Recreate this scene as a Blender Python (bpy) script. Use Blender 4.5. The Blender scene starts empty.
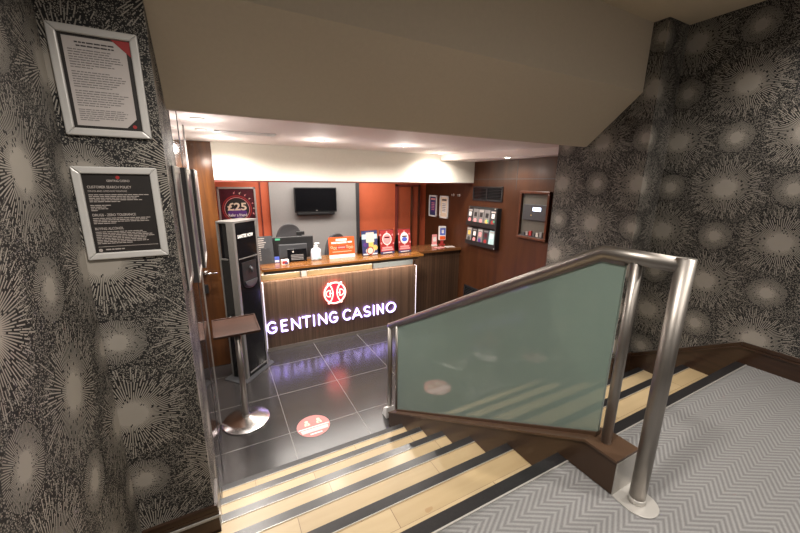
import bpy, bmesh, math, random
from mathutils import Vector, Matrix
random.seed(4)
PI = math.pi
SC = bpy.context.scene
COL = SC.collection

# ------------------------------------------------------------------ camera
cam_data = bpy.data.cameras.new('camera')
cam_data.sensor_width = 36.0
cam_data.lens = 15.593
cam_data.clip_start = 0.02
cam = bpy.data.objects.new('camera', cam_data)
COL.objects.link(cam)
R_ = Vector((0.88345, -0.46694, 0.0104)).normalized()
F_ = Vector((0.4565, 0.8584, -0.2343)).normalized()
U_ = R_.cross(F_).normalized()
R_ = F_.cross(U_).normalized()
M = Matrix((R_, U_, -F_)).transposed().to_4x4()
M.translation = Vector((0, 0, 2.1725))
cam.matrix_world = M
SC.camera = cam
SC.view_settings.view_transform = 'Standard'
SC.view_settings.look = 'None'
SC.view_settings.exposure = 1.6
SC.view_settings.gamma = 1.0
SC.view_settings.use_curve_mapping = False

# ------------------------------------------------------------------ world + lights
W = bpy.data.worlds.new('world')
SC.world = W
W.use_nodes = True
W.node_tree.nodes['Background'].inputs[0].default_value = (1.0, 0.86, 0.72, 1)
W.node_tree.nodes['Background'].inputs[1].default_value = 0.06


def light(name, kind, loc, energy, color, size=0.1, size_y=None, aim=None, angle=2.0, blend=0.8):
    d = bpy.data.lights.new(name, kind)
    d.energy = energy
    d.color = color
    if kind == 'AREA':
        d.size = size
        if size_y:
            d.shape = 'RECTANGLE'
            d.size_y = size_y
    else:
        d.shadow_soft_size = size
    if kind == 'SPOT':
        d.spot_size = angle
        d.spot_blend = blend
    o = bpy.data.objects.new(name, d)
    o.location = loc
    if aim is not None:
        o.rotation_euler = (Vector(aim) - Vector(loc)).to_track_quat('-Z', 'Y').to_euler()
    COL.objects.link(o)
    return o


WARM = (1.0, 0.93, 0.85)
SOFTW = (1.0, 0.94, 0.87)
# ceiling lamps over the upper landing (above and behind the camera)
light('landing_lamp_glow', 'AREA', (1.2, -0.9, 3.2), 10, WARM, 1.2, 1.2, aim=(1.5, -0.6, 0))
light('landing_downlight_glow', 'SPOT', (2.62, 0.45, 3.2), 16, WARM, 0.05, aim=(2.75, 0.5, 0), angle=2.5, blend=0.9)
light('landing_downlight_glow', 'SPOT', (0.25, 0.45, 3.2), 50, WARM, 0.06, aim=(0.0, 0.75, 0), angle=2.3, blend=0.9)
light('landing_downlight_glow', 'SPOT', (1.9, -0.2, 3.2), 40, WARM, 0.05, aim=(1.8, 0.1, 0), angle=1.7, blend=0.9)
# unseen fill spots added behind the soffit to light stairs and floor
for lx in (0.35, 1.2, 2.1):
    light('foyer_fill_spot', 'SPOT', (lx, 2.28, 2.55), 2.5, SOFTW, 0.15, aim=(lx, 2.3, 0), angle=2.6, blend=0.8)
# staff area behind the desk
light('booth_lamp_glow', 'AREA', (1.6, 5.15, 2.40), 13, SOFTW, 2.2, 0.5, aim=(1.6, 5.3, 0))
# LED tape beneath the worktop lip
light('desk_led_glow', 'AREA', (1.55, 4.412, 1.088), 11.0, (1.0, 0.9, 0.78), 2.2, 0.012, aim=(1.55, 4.478, 0.92))

# ------------------------------------------------------------------ materials
MATS = {}


def nt(name):
    m = bpy.data.materials.new(name)
    m.use_nodes = True
    t = m.node_tree
    return m, t, t.nodes['Principled BSDF']


def mat(name, color, rough=0.5, metal=0.0, var=0.06, scale=30.0, stretch=None, bump=0.0, coat=0.0, spec=0.5,
        emit=None, estr=0.0):
    """plain surface with a little procedural colour variation (and optional bump)"""
    if name in MATS:
        return MATS[name]
    m, t, b = nt(name)
    n = t.nodes
    tc = n.new('ShaderNodeTexCoord')
    mp = n.new('ShaderNodeMapping')
    mp.inputs['Scale'].default_value = stretch or (1, 1, 1)
    nz = n.new('ShaderNodeTexNoise')
    nz.inputs['Scale'].default_value = scale
    nz.inputs['Detail'].default_value = 4
    t.links.new(tc.outputs['Object'], mp.inputs['Vector'])
    t.links.new(mp.outputs['Vector'], nz.inputs['Vector'])
    rp = n.new('ShaderNodeValToRGB')
    c = color
    rp.color_ramp.elements[0].position = 0.3
    rp.color_ramp.elements[1].position = 0.7
    rp.color_ramp.elements[0].color = (*[max(0, v * (1 - var)) for v in c], 1)
    rp.color_ramp.elements[1].color = (*[min(1, v * (1 + var)) for v in c], 1)
    t.links.new(nz.outputs['Fac'], rp.inputs['Fac'])
    t.links.new(rp.outputs['Color'], b.inputs['Base Color'])
    b.inputs['Roughness'].default_value = rough
    b.inputs['Metallic'].default_value = metal
    b.inputs['Coat Weight'].default_value = coat
    b.inputs['Coat Roughness'].default_value = 0.08
    b.inputs['Specular IOR Level'].default_value = spec
    if bump:
        bp = n.new('ShaderNodeBump')
        bp.inputs['Strength'].default_value = bump
        bp.inputs['Distance'].default_value = 0.004
        t.links.new(nz.outputs['Fac'], bp.inputs['Height'])
        t.links.new(bp.outputs['Normal'], b.inputs['Normal'])
    if emit:
        b.inputs['Emission Color'].default_value = (*emit, 1)
        b.inputs['Emission Strength'].default_value = estr
    MATS[name] = m
    return m


class G:
    """tiny helper for node maths"""
    def __init__(s, t):
        s.t = t

    def put(s, sock, v):
        if hasattr(v, 'is_linked') or isinstance(v, bpy.types.NodeSocket):
            s.t.links.new(v, sock)
        else:
            sock.default_value = v

    def m(s, op, a, b=0.0, c=0.0):
        n = s.t.nodes.new('ShaderNodeMath')
        n.operation = op
        s.put(n.inputs[0], a)
        s.put(n.inputs[1], b)
        s.put(n.inputs[2], c)
        return n.outputs[0]

    def comb(s, x, y, z=0.0):
        n = s.t.nodes.new('ShaderNodeCombineXYZ')
        s.put(n.inputs[0], x)
        s.put(n.inputs[1], y)
        s.put(n.inputs[2], z)
        return n.outputs[0]

    def sep(s, v):
        n = s.t.nodes.new('ShaderNodeSeparateXYZ')
        s.t.links.new(v, n.inputs[0])
        return n.outputs

    def white(s, v):
        n = s.t.nodes.new('ShaderNodeTexWhiteNoise')
        n.noise_dimensions = '3D'
        s.t.links.new(v, n.inputs['Vector'])
        return n.outputs['Value']

    def noise(s, v, scale, detail=2.0):
        n = s.t.nodes.new('ShaderNodeTexNoise')
        n.inputs['Scale'].default_value = scale
        n.inputs['Detail'].default_value = detail
        s.t.links.new(v, n.inputs['Vector'])
        return n.outputs['Fac']

    def mix(s, f, a, b):
        n = s.t.nodes.new('ShaderNodeMix')
        n.data_type = 'RGBA'
        s.put(n.inputs[0], f)
        for k, v in ((6, a), (7, b)):
            if isinstance(v, tuple):
                n.inputs[k].default_value = (*v, 1) if len(v) == 3 else v
            else:
                s.t.links.new(v, n.inputs[k])
        return n.outputs[2]

    def obj(s):
        return s.t.nodes.new('ShaderNodeTexCoord').outputs['Object']


def wallpaper(name, axis, cu, cv, s=0.322):
    """black wallpaper printed with a checkerboard of large and small silver starbursts"""
    m, t, b = nt(name)
    g = G(t)
    P = g.sep(g.obj())
    u = P[axis]
    v = P[2]
    px = g.m('DIVIDE', g.m('SUBTRACT', u, cu), s)
    py = g.m('DIVIDE', g.m('SUBTRACT', v, cv), s)
    qa = g.m('MULTIPLY', g.m('ADD', px, py), 0.5)
    qb = g.m('MULTIPLY', g.m('SUBTRACT', px, py), 0.5)

    def burst(off, N, seed):
        a0 = g.m('ADD', qa, off)
        b0 = g.m('ADD', qb, off)
        ia = g.m('FLOOR', g.m('ADD', a0, 0.5))
        ib = g.m('FLOOR', g.m('ADD', b0, 0.5))
        da = g.m('SUBTRACT', a0, ia)
        db = g.m('SUBTRACT', b0, ib)
        dx = g.m('MULTIPLY', g.m('ADD', da, db), s)
        dy = g.m('MULTIPLY', g.m('SUBTRACT', da, db), s)
        r = g.m('SQRT', g.m('ADD', g.m('MULTIPLY', dx, dx), g.m('MULTIPLY', dy, dy)))
        ang = g.m('DIVIDE', g.m('ADD', g.m('ARCTAN2', dy, dx), PI), 2 * PI)
        return r, ang

    def rays(r, ang, N, seg, keep0, falloff, seed, width):
        t_ = g.m('MULTIPLY', ang, float(N))
        k = g.m('FLOOR', t_)
        f = g.m('ABSOLUTE', g.m('SUBTRACT', g.m('FRACT', t_), 0.5))
        arc = g.m('MULTIPLY', g.m('MULTIPLY', f, r), 2 * PI / N)          # metres from the ray's axis
        on = g.m('LESS_THAN', arc, width)
        rnd = g.white(g.comb(k, seed, 0.0))
        seg_i = g.m('FLOOR', g.m('ADD', g.m('DIVIDE', r, seg), g.m('MULTIPLY', rnd, 5.0)))
        seg_f = g.m('FRACT', g.m('ADD', g.m('DIVIDE', r, seg), g.m('MULTIPLY', rnd, 5.0)))
        w2 = g.white(g.comb(k, seg_i, seed))
        prob = g.m('SUBTRACT', keep0, g.m('MULTIPLY', r, falloff))
        keep = g.m('LESS_THAN', w2, prob)
        gap = g.m('GREATER_THAN', seg_f, 0.09)
        return g.m('MULTIPLY', on, g.m('MULTIPLY', keep, gap)), rnd

    rL, aL = burst(0.0, 0, 1)
    rS, aS = burst(0.5, 0, 2)
    r1, rn1 = rays(rL, aL, 84, 0.10, 1.55, 2.6, 3.0, 0.0018)
    r2, rn2 = rays(rL, aL, 140, 0.045, 1.25, 2.8, 7.0, 0.0017)
    far = g.m('GREATER_THAN', rL, g.m('ADD', 0.125, g.m('MULTIPLY', rn1, 0.05)))
    rayL = g.m('MAXIMUM', g.m('MULTIPLY', r1, g.m('SUBTRACT', 1.0, far)), g.m('MULTIPLY', r2, far))
    coreL = g.m('LESS_THAN', rL, g.m('ADD', 0.043, g.m('MULTIPLY', rn1, 0.016)))
    r3, rn3 = rays(rS, aS, 90, 0.06, 1.3, 3.0, 11.0, 0.0010)
    coreS = g.m('LESS_THAN', rS, g.m('ADD', 0.025, g.m('MULTIPLY', rn3, 0.009)))
    # stipple of little dashes that fills the gaps
    vec = g.comb(u, v)
    vo = t.nodes.new('ShaderNodeTexVoronoi')
    vo.feature = 'DISTANCE_TO_EDGE'
    vo.inputs['Scale'].default_value = 185
    t.links.new(vec, vo.inputs['Vector'])
    cell = t.nodes.new('ShaderNodeTexVoronoi')
    cell.inputs['Scale'].default_value = 185
    t.links.new(vec, cell.inputs['Vector'])
    ck = g.m('LESS_THAN', g.sep(cell.outputs['Color'])[0], 0.74)
    stip = g.m('MULTIPLY', g.m('GREATER_THAN', vo.outputs['Distance'], 0.15), ck)
    inS = g.m('LESS_THAN', rS, 0.092)
    inL = g.m('LESS_THAN', rL, g.m('ADD', 0.125, g.m('MULTIPLY', rn2, 0.06)))
    rim = g.m('GREATER_THAN', rL, 0.17)
    stip = g.m('MULTIPLY', stip, g.m('MULTIPLY', g.m('SUBTRACT', 1.0, inS), g.m('SUBTRACT', 1.0, inL)))
    rayL = g.m('MULTIPLY', rayL, g.m('MULTIPLY', g.m('SUBTRACT', 1.0, inS), g.m('LESS_THAN', rL, g.m('ADD', 0.15, g.m('MULTIPLY', rn2, 0.075)))))
    raySm = g.m('MULTIPLY', r3, inS)
    discS = g.m('MULTIPLY', inS, 0.10)
    print_ = g.m('MAXIMUM', g.m('MAXIMUM', rayL, coreL), g.m('MAXIMUM', g.m('MAXIMUM', raySm, coreS), g.m('MULTIPLY', stip, 0.80)))
    print_ = g.m('MAXIMUM', print_, discS)
    cv_ = g.noise(g.obj(), 9.0)
    silver = g.mix(cv_, (0.29, 0.265, 0.235), (0.36, 0.33, 0.285))
    col = g.mix(print_, (0.014, 0.0135, 0.0135), silver)
    t.links.new(col, b.inputs['Base Color'])
    t.links.new(g.m('SUBTRACT', 0.62, g.m('MULTIPLY', print_, 0.15)), b.inputs['Roughness'])
    b.inputs['Specular IOR Level'].default_value = 0.3
    bp = t.nodes.new('ShaderNodeBump')
    bp.inputs['Strength'].default_value = 0.15
    bp.inputs['Distance'].default_value = 0.001
    t.links.new(print_, bp.inputs['Height'])
    t.links.new(bp.outputs['Normal'], b.inputs['Normal'])
    return m


def carpet_mat():
    m, t, b = nt('chevron_carpet')
    g = G(t)
    P = g.sep(g.obj())
    hb = 0.0485
    vv = g.m('DIVIDE', g.m('SUBTRACT', P[1], 0.575), 2 * hb)
    tri = g.m('MULTIPLY', g.m('ABSOLUTE', g.m('SUBTRACT', g.m('FRACT', vv), 0.5)), 2.0)
    wob = g.m('MULTIPLY', g.m('SUBTRACT', g.noise(g.obj(), 160), 0.5), 0.006)
    ph = g.m('DIVIDE', g.m('ADD', g.m('ADD', P[0], wob), g.m('MULTIPLY', tri, 0.085)), 0.0335)
    st = g.m('ADD', 0.5, g.m('MULTIPLY', g.m('SINE', g.m('MULTIPLY', ph, 2 * PI)), 0.5))
    st = g.m('MULTIPLY', st, 1.0)
    fine = g.noise(g.obj(), 420, 3)
    k = g.m('ADD', g.m('MULTIPLY', st, 0.75), g.m('MULTIPLY', g.m('SUBTRACT', fine, 0.5), 0.9))
    big = g.noise(g.obj(), 3.0)
    light_c = g.mix(big, (0.27, 0.268, 0.265), (0.33, 0.328, 0.325))
    col = g.mix(k, (0.165, 0.162, 0.162), light_c)
    t.links.new(col, b.inputs['Base Color'])
    b.inputs['Roughness'].default_value = 0.95
    b.inputs['Specular IOR Level'].default_value = 0.1
    bp = t.nodes.new('ShaderNodeBump')
    bp.inputs['Strength'].default_value = 0.6
    bp.inputs['Distance'].default_value = 0.004
    t.links.new(k, bp.inputs['Height'])
    t.links.new(bp.outputs['Normal'], b.inputs['Normal'])
    return m


def tile_mat():
    m, t, b = nt('slate_grey_floor_tile')
    g = G(t)
    P = g.sep(g.obj())
    s = 0.6375
    fx = g.m('FRACT', g.m('DIVIDE', g.m('SUBTRACT', P[0], 1.029), s))
    fy = g.m('FRACT', g.m('DIVIDE', g.m('SUBTRACT', P[1], 2.786), 0.635))
    ex = g.m('LESS_THAN', g.m('ABSOLUTE', g.m('SUBTRACT', fx, 0.5)), 0.4950)
    ey = g.m('LESS_THAN', g.m('ABSOLUTE', g.m('SUBTRACT', fy, 0.5)), 0.4950)
    tile = g.m('MULTIPLY', ex, ey)
    ix = g.m('FLOOR', g.m('DIVIDE', g.m('SUBTRACT', P[0], 1.029), s))
    iy = g.m('FLOOR', g.m('DIVIDE', g.m('SUBTRACT', P[1], 2.786), 0.635))
    w = g.white(g.comb(ix, iy, 1.0))
    nz = g.noise(g.obj(), 7.0, 5)
    k = g.m('ADD', g.m('MULTIPLY', w, 0.4), g.m('MULTIPLY', nz, 0.6))
    tc = g.mix(k, (0.025, 0.023, 0.023), (0.034, 0.031, 0.031))
    col = g.mix(tile, (0.15, 0.14, 0.132), tc)
    t.links.new(col, b.inputs['Base Color'])
    rg = g.m('ADD', 0.18, g.m('MULTIPLY', g.noise(g.obj(), 3.0, 2), 0.06))
    t.links.new(rg, b.inputs['Roughness'])
    b.inputs['Specular IOR Level'].default_value = 1.0
    bp = t.nodes.new('ShaderNodeBump')
    bp.inputs['Strength'].default_value = 0.3
    bp.inputs['Distance'].default_value = 0.002
    t.links.new(tile, bp.inputs['Height'])
    t.links.new(bp.outputs['Normal'], b.inputs['Normal'])
    return m


def wood_mat(name, c0, c1, grain=(1, 1, 0.06), scale=26, rough=0.35, coat=0.3, contrast=(0.3, 0.72)):
    m, t, b = nt(name)
    n = t.nodes
    tc = n.new('ShaderNodeTexCoord')
    mp = n.new('ShaderNodeMapping')
    mp.inputs['Scale'].default_value = grain
    t.links.new(tc.outputs['Object'], mp.inputs['Vector'])
    nz = n.new('ShaderNodeTexNoise')
    nz.inputs['Scale'].default_value = scale
    nz.inputs['Detail'].default_value = 6
    nz.inputs['Distortion'].default_value = 0.6
    t.links.new(mp.outputs['Vector'], nz.inputs['Vector'])
    rp = n.new('ShaderNodeValToRGB')
    rp.color_ramp.elements[0].position = contrast[0]
    rp.color_ramp.elements[1].position = contrast[1]
    rp.color_ramp.elements[0].color = (*c0, 1)
    rp.color_ramp.elements[1].color = (*c1, 1)
    t.links.new(nz.outputs['Fac'], rp.inputs['Fac'])
    t.links.new(rp.outputs['Color'], b.inputs['Base Color'])
    b.inputs['Roughness'].default_value = rough
    b.inputs['Coat Weight'].default_value = coat
    b.inputs['Coat Roughness'].default_value = 0.12
    b.inputs['Specular IOR Level'].default_value = 0.35
    return m


def tread_mat():
    """maple planks: two boards per tread with dark seams and butt joints"""
    m, t, b = nt('maple_tread_planks')
    g = G(t)
    o = g.obj()
    P = g.sep(o)
    row = g.m('DIVIDE', g.m('SUBTRACT', P[1], 0.812), 0.096)
    ri = g.m('FLOOR', row)
    off = g.white(g.comb(ri, 3.0, 1.0))
    xx = g.m('ADD', g.m('DIVIDE', P[0], 0.72), g.m('MULTIPLY', off, 1.0))
    xi = g.m('FLOOR', xx)
    seam_y = g.m('LESS_THAN', g.m('FRACT', row), 0.016)
    seam_x = g.m('LESS_THAN', g.m('FRACT', xx), 0.0035)
    seam = g.m('MAXIMUM', seam_y, seam_x)
    w = g.white(g.comb(ri, xi, 5.0))
    mp = t.nodes.new('ShaderNodeMapping')
    mp.inputs['Scale'].default_value = (0.12, 1, 1)
    t.links.new(o, mp.inputs['Vector'])
    gr = g.noise(mp.outputs['Vector'], 34, 5)
    kn = g.m('GREATER_THAN', g.noise(o, 11, 1), 0.79)
    k = g.m('ADD', g.m('MULTIPLY', w, 0.45), g.m('MULTIPLY', gr, 0.55))
    col = g.mix(k, (0.38, 0.275, 0.14), (0.53, 0.41, 0.245))
    col = g.mix(g.m('MULTIPLY', kn, 0.5), col, (0.30, 0.16, 0.06))
    col = g.mix(seam, col, (0.17, 0.10, 0.05))
    t.links.new(col, b.inputs['Base Color'])
    b.inputs['Roughness'].default_value = 0.45
    b.inputs['Coat Weight'].default_value = 0.08
    b.inputs['Coat Roughness'].default_value = 0.2
    return m


def slat_mat(name, c0, c1, axis=0, pitch=0.016):
    """fine vertical reeded veneer"""
    m, t, b = nt(name)
    g = G(t)
    o = g.obj()
    P = g.sep(o)
    f = g.m('DIVIDE', P[axis], pitch)
    fi = g.m('FLOOR', f)
    w = g.white(g.comb(fi, 2.0, 0.0))
    ff = g.m('ABSOLUTE', g.m('SUBTRACT', g.m('FRACT', f), 0.5))
    groove = g.m('GREATER_THAN', ff, 0.40)
    mp = t.nodes.new('ShaderNodeMapping')
    mp.inputs['Scale'].default_value = (1, 1, 0.03)
    t.links.new(o, mp.inputs['Vector'])
    k = g.m('ADD', g.m('MULTIPLY', w, 0.6), g.m('MULTIPLY', g.noise(mp.outputs['Vector'], 90, 3), 0.4))
    col = g.mix(k, c0, c1)
    col = g.mix(g.m('MULTIPLY', groove, 0.55), col, tuple(0.4 * v for v in c0))
    t.links.new(col, b.inputs['Base Color'])
    b.inputs['Roughness'].default_value = 0.45
    return m


def steel_mat(name, color=(0.52, 0.48, 0.44), rough=0.3, stretch=(1, 1, 0.03)):
    m, t, b = nt(name)
    g = G(t)
    mp = t.nodes.new('ShaderNodeMapping')
    mp.inputs['Scale'].default_value = stretch
    t.links.new(g.obj(), mp.inputs['Vector'])
    nz = g.noise(mp.outputs['Vector'], 260, 3)
    t.links.new(g.mix(nz, tuple(0.85 * c for c in color), color), b.inputs['Base Color'])
    t.links.new(g.m('ADD', rough - 0.06, g.m('MULTIPLY', nz, 0.12)), b.inputs['Roughness'])
    b.inputs['Metallic'].default_value = 1.0
    return m


def glass_mat():
    """frosted, faintly green balustrade glass: shiny skin over a milky body"""
    m, t, b = nt('frosted_green_glass')
    n = t.nodes
    n.remove(b)
    out = n['Material Output']
    g = G(t)
    df = n.new('ShaderNodeBsdfDiffuse')
    tl = n.new('ShaderNodeBsdfTranslucent')
    nz = g.noise(g.obj(), 2.2, 3)
    c = g.mix(nz, (0.35, 0.46, 0.42), (0.39, 0.50, 0.45))
    t.links.new(c, df.inputs['Color'])
    tl.inputs['Color'].default_value = (0.50, 0.62, 0.52, 1)
    tr = n.new('ShaderNodeBsdfTransparent')
    tr.inputs['Color'].default_value = (0.62, 0.72, 0.62, 1)
    m1 = n.new('ShaderNodeMixShader')
    m1.inputs[0].default_value = 0.45
    t.links.new(df.outputs[0], m1.inputs[1])
    t.links.new(tl.outputs[0], m1.inputs[2])
    m2 = n.new('ShaderNodeMixShader')
    m2.inputs[0].default_value = 0.16
    t.links.new(m1.outputs[0], m2.inputs[1])
    t.links.new(tr.outputs[0], m2.inputs[2])
    gl = n.new('ShaderNodeBsdfGlossy')
    gl.inputs['Roughness'].default_value = 0.05
    fr = n.new('ShaderNodeFresnel')
    fr.inputs['IOR'].default_value = 1.5
    m3 = n.new('ShaderNodeMixShader')
    t.links.new(g.m('MULTIPLY', fr.outputs[0], 2.0), m3.inputs[0])
    t.links.new(m2.outputs[0], m3.inputs[1])
    t.links.new(gl.outputs[0], m3.inputs[2])
    t.links.new(m3.outputs[0], out.inputs['Surface'])
    return m


def emis(name, color, strength):
    if name in MATS:
        return MATS[name]
    m, t, b = nt(name)
    g = G(t)
    nz = g.noise(g.obj(), 25.0)
    t.links.new(g.mix(nz, tuple(0.94 * c for c in color), color), b.inputs['Emission Color'])
    b.inputs['Emission Strength'].default_value = strength
    b.inputs['Base Color'].default_value = (*color, 1)
    MATS[name] = m
    return m


plaster = mat('beige_plaster', (0.55, 0.475, 0.375), 0.85, var=0.02, scale=60, bump=0.08)
plaster_up = mat('landing_ceiling_paint', (0.62, 0.54, 0.42), 0.85, var=0.02, scale=60)
ceil_paint = mat('foyer_ceiling_paint', (0.84, 0.755, 0.715), 0.7, var=0.015, scale=40)
cream = mat('cream_bulkhead_paint', (0.80, 0.75, 0.66), 0.75, var=0.015, scale=40)
redtrim = mat('dark_red_trim_paint', (0.16, 0.03, 0.022), 0.5)
orange = mat('orange_wall_paint', (0.54, 0.112, 0.045), 0.55, var=0.04, scale=8)
orange2 = mat('terracotta_door_paint', (0.40, 0.085, 0.035), 0.45, var=0.05, scale=8)
white_wall = mat('pale_grey_wall_paint', (0.27, 0.258, 0.25), 0.7, var=0.02)
darkedge = mat('charcoal_trim', (0.04, 0.038, 0.04), 0.4)
mahog = wood_mat('mahogany_wall_panel', (0.038, 0.0125, 0.005), (0.078, 0.026, 0.009), (1, 1, 0.12), 9, 0.38, 0.04, (0.25, 0.8))
mahog_frame = wood_mat('mahogany_frame', (0.06, 0.018, 0.009), (0.10, 0.032, 0.014), (1, 1, 0.2), 18, 0.3, 0.3)
amber_wood = wood_mat('amber_veneer_door', (0.055, 0.020, 0.008), (0.125, 0.046, 0.013), (1, 1, 0.10), 14, 0.2, 0.5)
brown_base = wood_mat('brown_skirting', (0.030, 0.015, 0.009), (0.050, 0.025, 0.014), (0.1, 0.1, 1), 30, 0.3, 0.35)
bronze = mat('bronze_brown_lacquer', (0.060, 0.034, 0.020), 0.35, metal=0.25, var=0.07, scale=6)
bronze_top = mat('bronze_brown_cap', (0.10, 0.058, 0.035), 0.32, metal=0.3, var=0.07, scale=6)
steel = steel_mat('brushed_stainless', (0.33, 0.305, 0.28), 0.42)
steel_h = steel_mat('brushed_stainless_rail', (0.33, 0.305, 0.28), 0.42, stretch=(1, 0.03, 0.06))
steel_spun = steel_mat('spun_stainless_disc', (0.70, 0.68, 0.66), 0.24, (1, 1, 1))
alu = mat('satin_aluminium', (0.40, 0.38, 0.36), 0.42, metal=0.35, var=0.03)
alu_bright = mat('bright_aluminium', (0.52, 0.50, 0.47), 0.40, metal=0.5, var=0.02)
frame_silver = mat('frame_silver', (0.60, 0.585, 0.565), 0.4, metal=0.2, var=0.02)
kick_mat = mat('dull_metal_kick_strip', (0.15, 0.13, 0.115), 0.5, metal=0.2)
black_strip = mat('black_nosing_rubber', (0.017, 0.016, 0.017), 0.33, var=0.15, scale=90, bump=0.1)
worktop_wood = wood_mat('orange_oak_worktop', (0.19, 0.062, 0.012), (0.37, 0.165, 0.042), (0.10, 1, 1), 11, 0.25, 0.4)
pale_board = wood_mat('pale_oak_board', (0.085, 0.058, 0.027), (0.125, 0.09, 0.044), (0.08, 1, 1), 24, 0.4, 0.2)
reed = slat_mat('reeded_walnut_veneer', (0.045, 0.025, 0.016), (0.125, 0.073, 0.047), 0, 0.013)
reed2 = slat_mat('dark_reeded_veneer', (0.040, 0.021, 0.012), (0.078, 0.042, 0.024), 0, 0.05)
dark_wood = wood_mat('dark_brown_worktop', (0.10, 0.040, 0.016), (0.20, 0.085, 0.033), (0.12, 1, 1), 18, 0.22, 0.5)
tray_wood = wood_mat('brown_tray_laminate', (0.026, 0.011, 0.007), (0.048, 0.020, 0.012), (0.12, 1, 1), 16, 0.45, 0.05)
gloss_black = mat('gloss_black_glass', (0.005, 0.005, 0.006), 0.10, coat=0.0, spec=0.3, var=0.02)
black_pl = mat('black_plastic', (0.014, 0.014, 0.015), 0.4, var=0.1)
grey_pl = mat('charcoal_grey_plastic', (0.045, 0.046, 0.05), 0.45, var=0.08)
chair_fab = mat('charcoal_chair_fabric', (0.060, 0.058, 0.062), 0.85, var=0.15, scale=180, bump=0.2)
white_pl = mat('white_plastic', (0.78, 0.77, 0.76), 0.4, var=0.02)
paper = mat('printed_white_paper', (0.50, 0.455, 0.435), 0.7, var=0.03, scale=12)
ink = mat('grey_print_ink', (0.20, 0.185, 0.18), 0.7)
ink_dark = mat('dark_print_ink', (0.06, 0.055, 0.055), 0.7)
poster_black = mat('matt_black_poster', (0.020, 0.017, 0.016), 0.45, var=0.08)
poster_ink = mat('pale_poster_ink', (0.42, 0.37, 0.34), 0.6)
red_print = mat('red_print', (0.33, 0.025, 0.025), 0.5)
orange_print = mat('orange_red_print', (0.72, 0.10, 0.02), 0.4)
white_print = mat('white_print', (0.80, 0.77, 0.75), 0.5, var=0.02)
pink_print = mat('pink_print', (0.78, 0.30, 0.30), 0.5)
navy_print = mat('navy_print', (0.04, 0.045, 0.13), 0.4)
purple_print = mat('purple_print', (0.10, 0.035, 0.20), 0.4)
maroon_print = mat('maroon_print', (0.065, 0.008, 0.016), 0.35, var=0.3, scale=14)
cream_print = mat('cream_print', (0.75, 0.62, 0.48), 0.5)
teal_print = mat('pale_teal_print', (0.42, 0.60, 0.62), 0.5)
yellow_print = mat('yellow_print', (0.75, 0.48, 0.12), 0.5)
green_print = mat('green_print', (0.08, 0.40, 0.22), 0.5)
blue_print = mat('blue_print', (0.08, 0.13, 0.55), 0.4)
decal_pink = mat('pink_red_vinyl', (0.50, 0.19, 0.18), 0.35, var=0.06, scale=12)
decal_pale = mat('pale_pink_vinyl', (0.72, 0.50, 0.50), 0.4)
acrylic = mat('clear_grey_acrylic', (0.06, 0.065, 0.065), 0.12, var=0.03)
clear_gel = mat('clear_gel_bottle', (0.62, 0.64, 0.70), 0.12, var=0.04, coat=0.6)
mirror_panel = mat('smoked_mirror_panel', (0.46, 0.42, 0.44), 0.06, metal=0.92, var=0.04, scale=1.5)
tread_w = tread_mat()
carpet = carpet_mat()
tiles = tile_mat()
glass = glass_mat()
wp_wall = wallpaper('starburst_wallpaper_stair_wall', 1, 2.146, 2.186)
wp_land = wallpaper('starburst_wallpaper_landing_wall', 1, 1.088, 2.162)
wp_jog = wallpaper('starburst_wallpaper_jog', 0, 2.784, 2.176)
wp_pier = wallpaper('starburst_wallpaper_pier', 0, -0.385, 1.878)
wp_left = wallpaper('starburst_wallpaper_left', 1, 1.279, 2.195)
lamp_on = emis('lit_lamp_lens', (1.0, 0.90, 0.76), 12.0)
lamp_dim = emis('dim_lamp_lens', (1.0, 0.86, 0.72), 0.35)
letter_face = emis('lit_letter_face', (0.60, 0.50, 1.0), 1.8)
letter_side = emis('violet_letter_glow', (0.42, 0.32, 1.0), 2.0)
logo_line = emis('lit_logo_lines', (1.0, 0.50, 0.42), 0.8)
logo_red = emis('lit_red_logo_disc', (0.85, 0.015, 0.03), 0.6)
logo_side = emis('red_logo_glow', (1.0, 0.03, 0.04), 5.0)
led_edge = emis('white_led_edge', (0.92, 0.86, 1.0), 0.16)
screen_lit = emis('lit_display', (0.62, 0.72, 1.0), 1.4)


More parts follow.
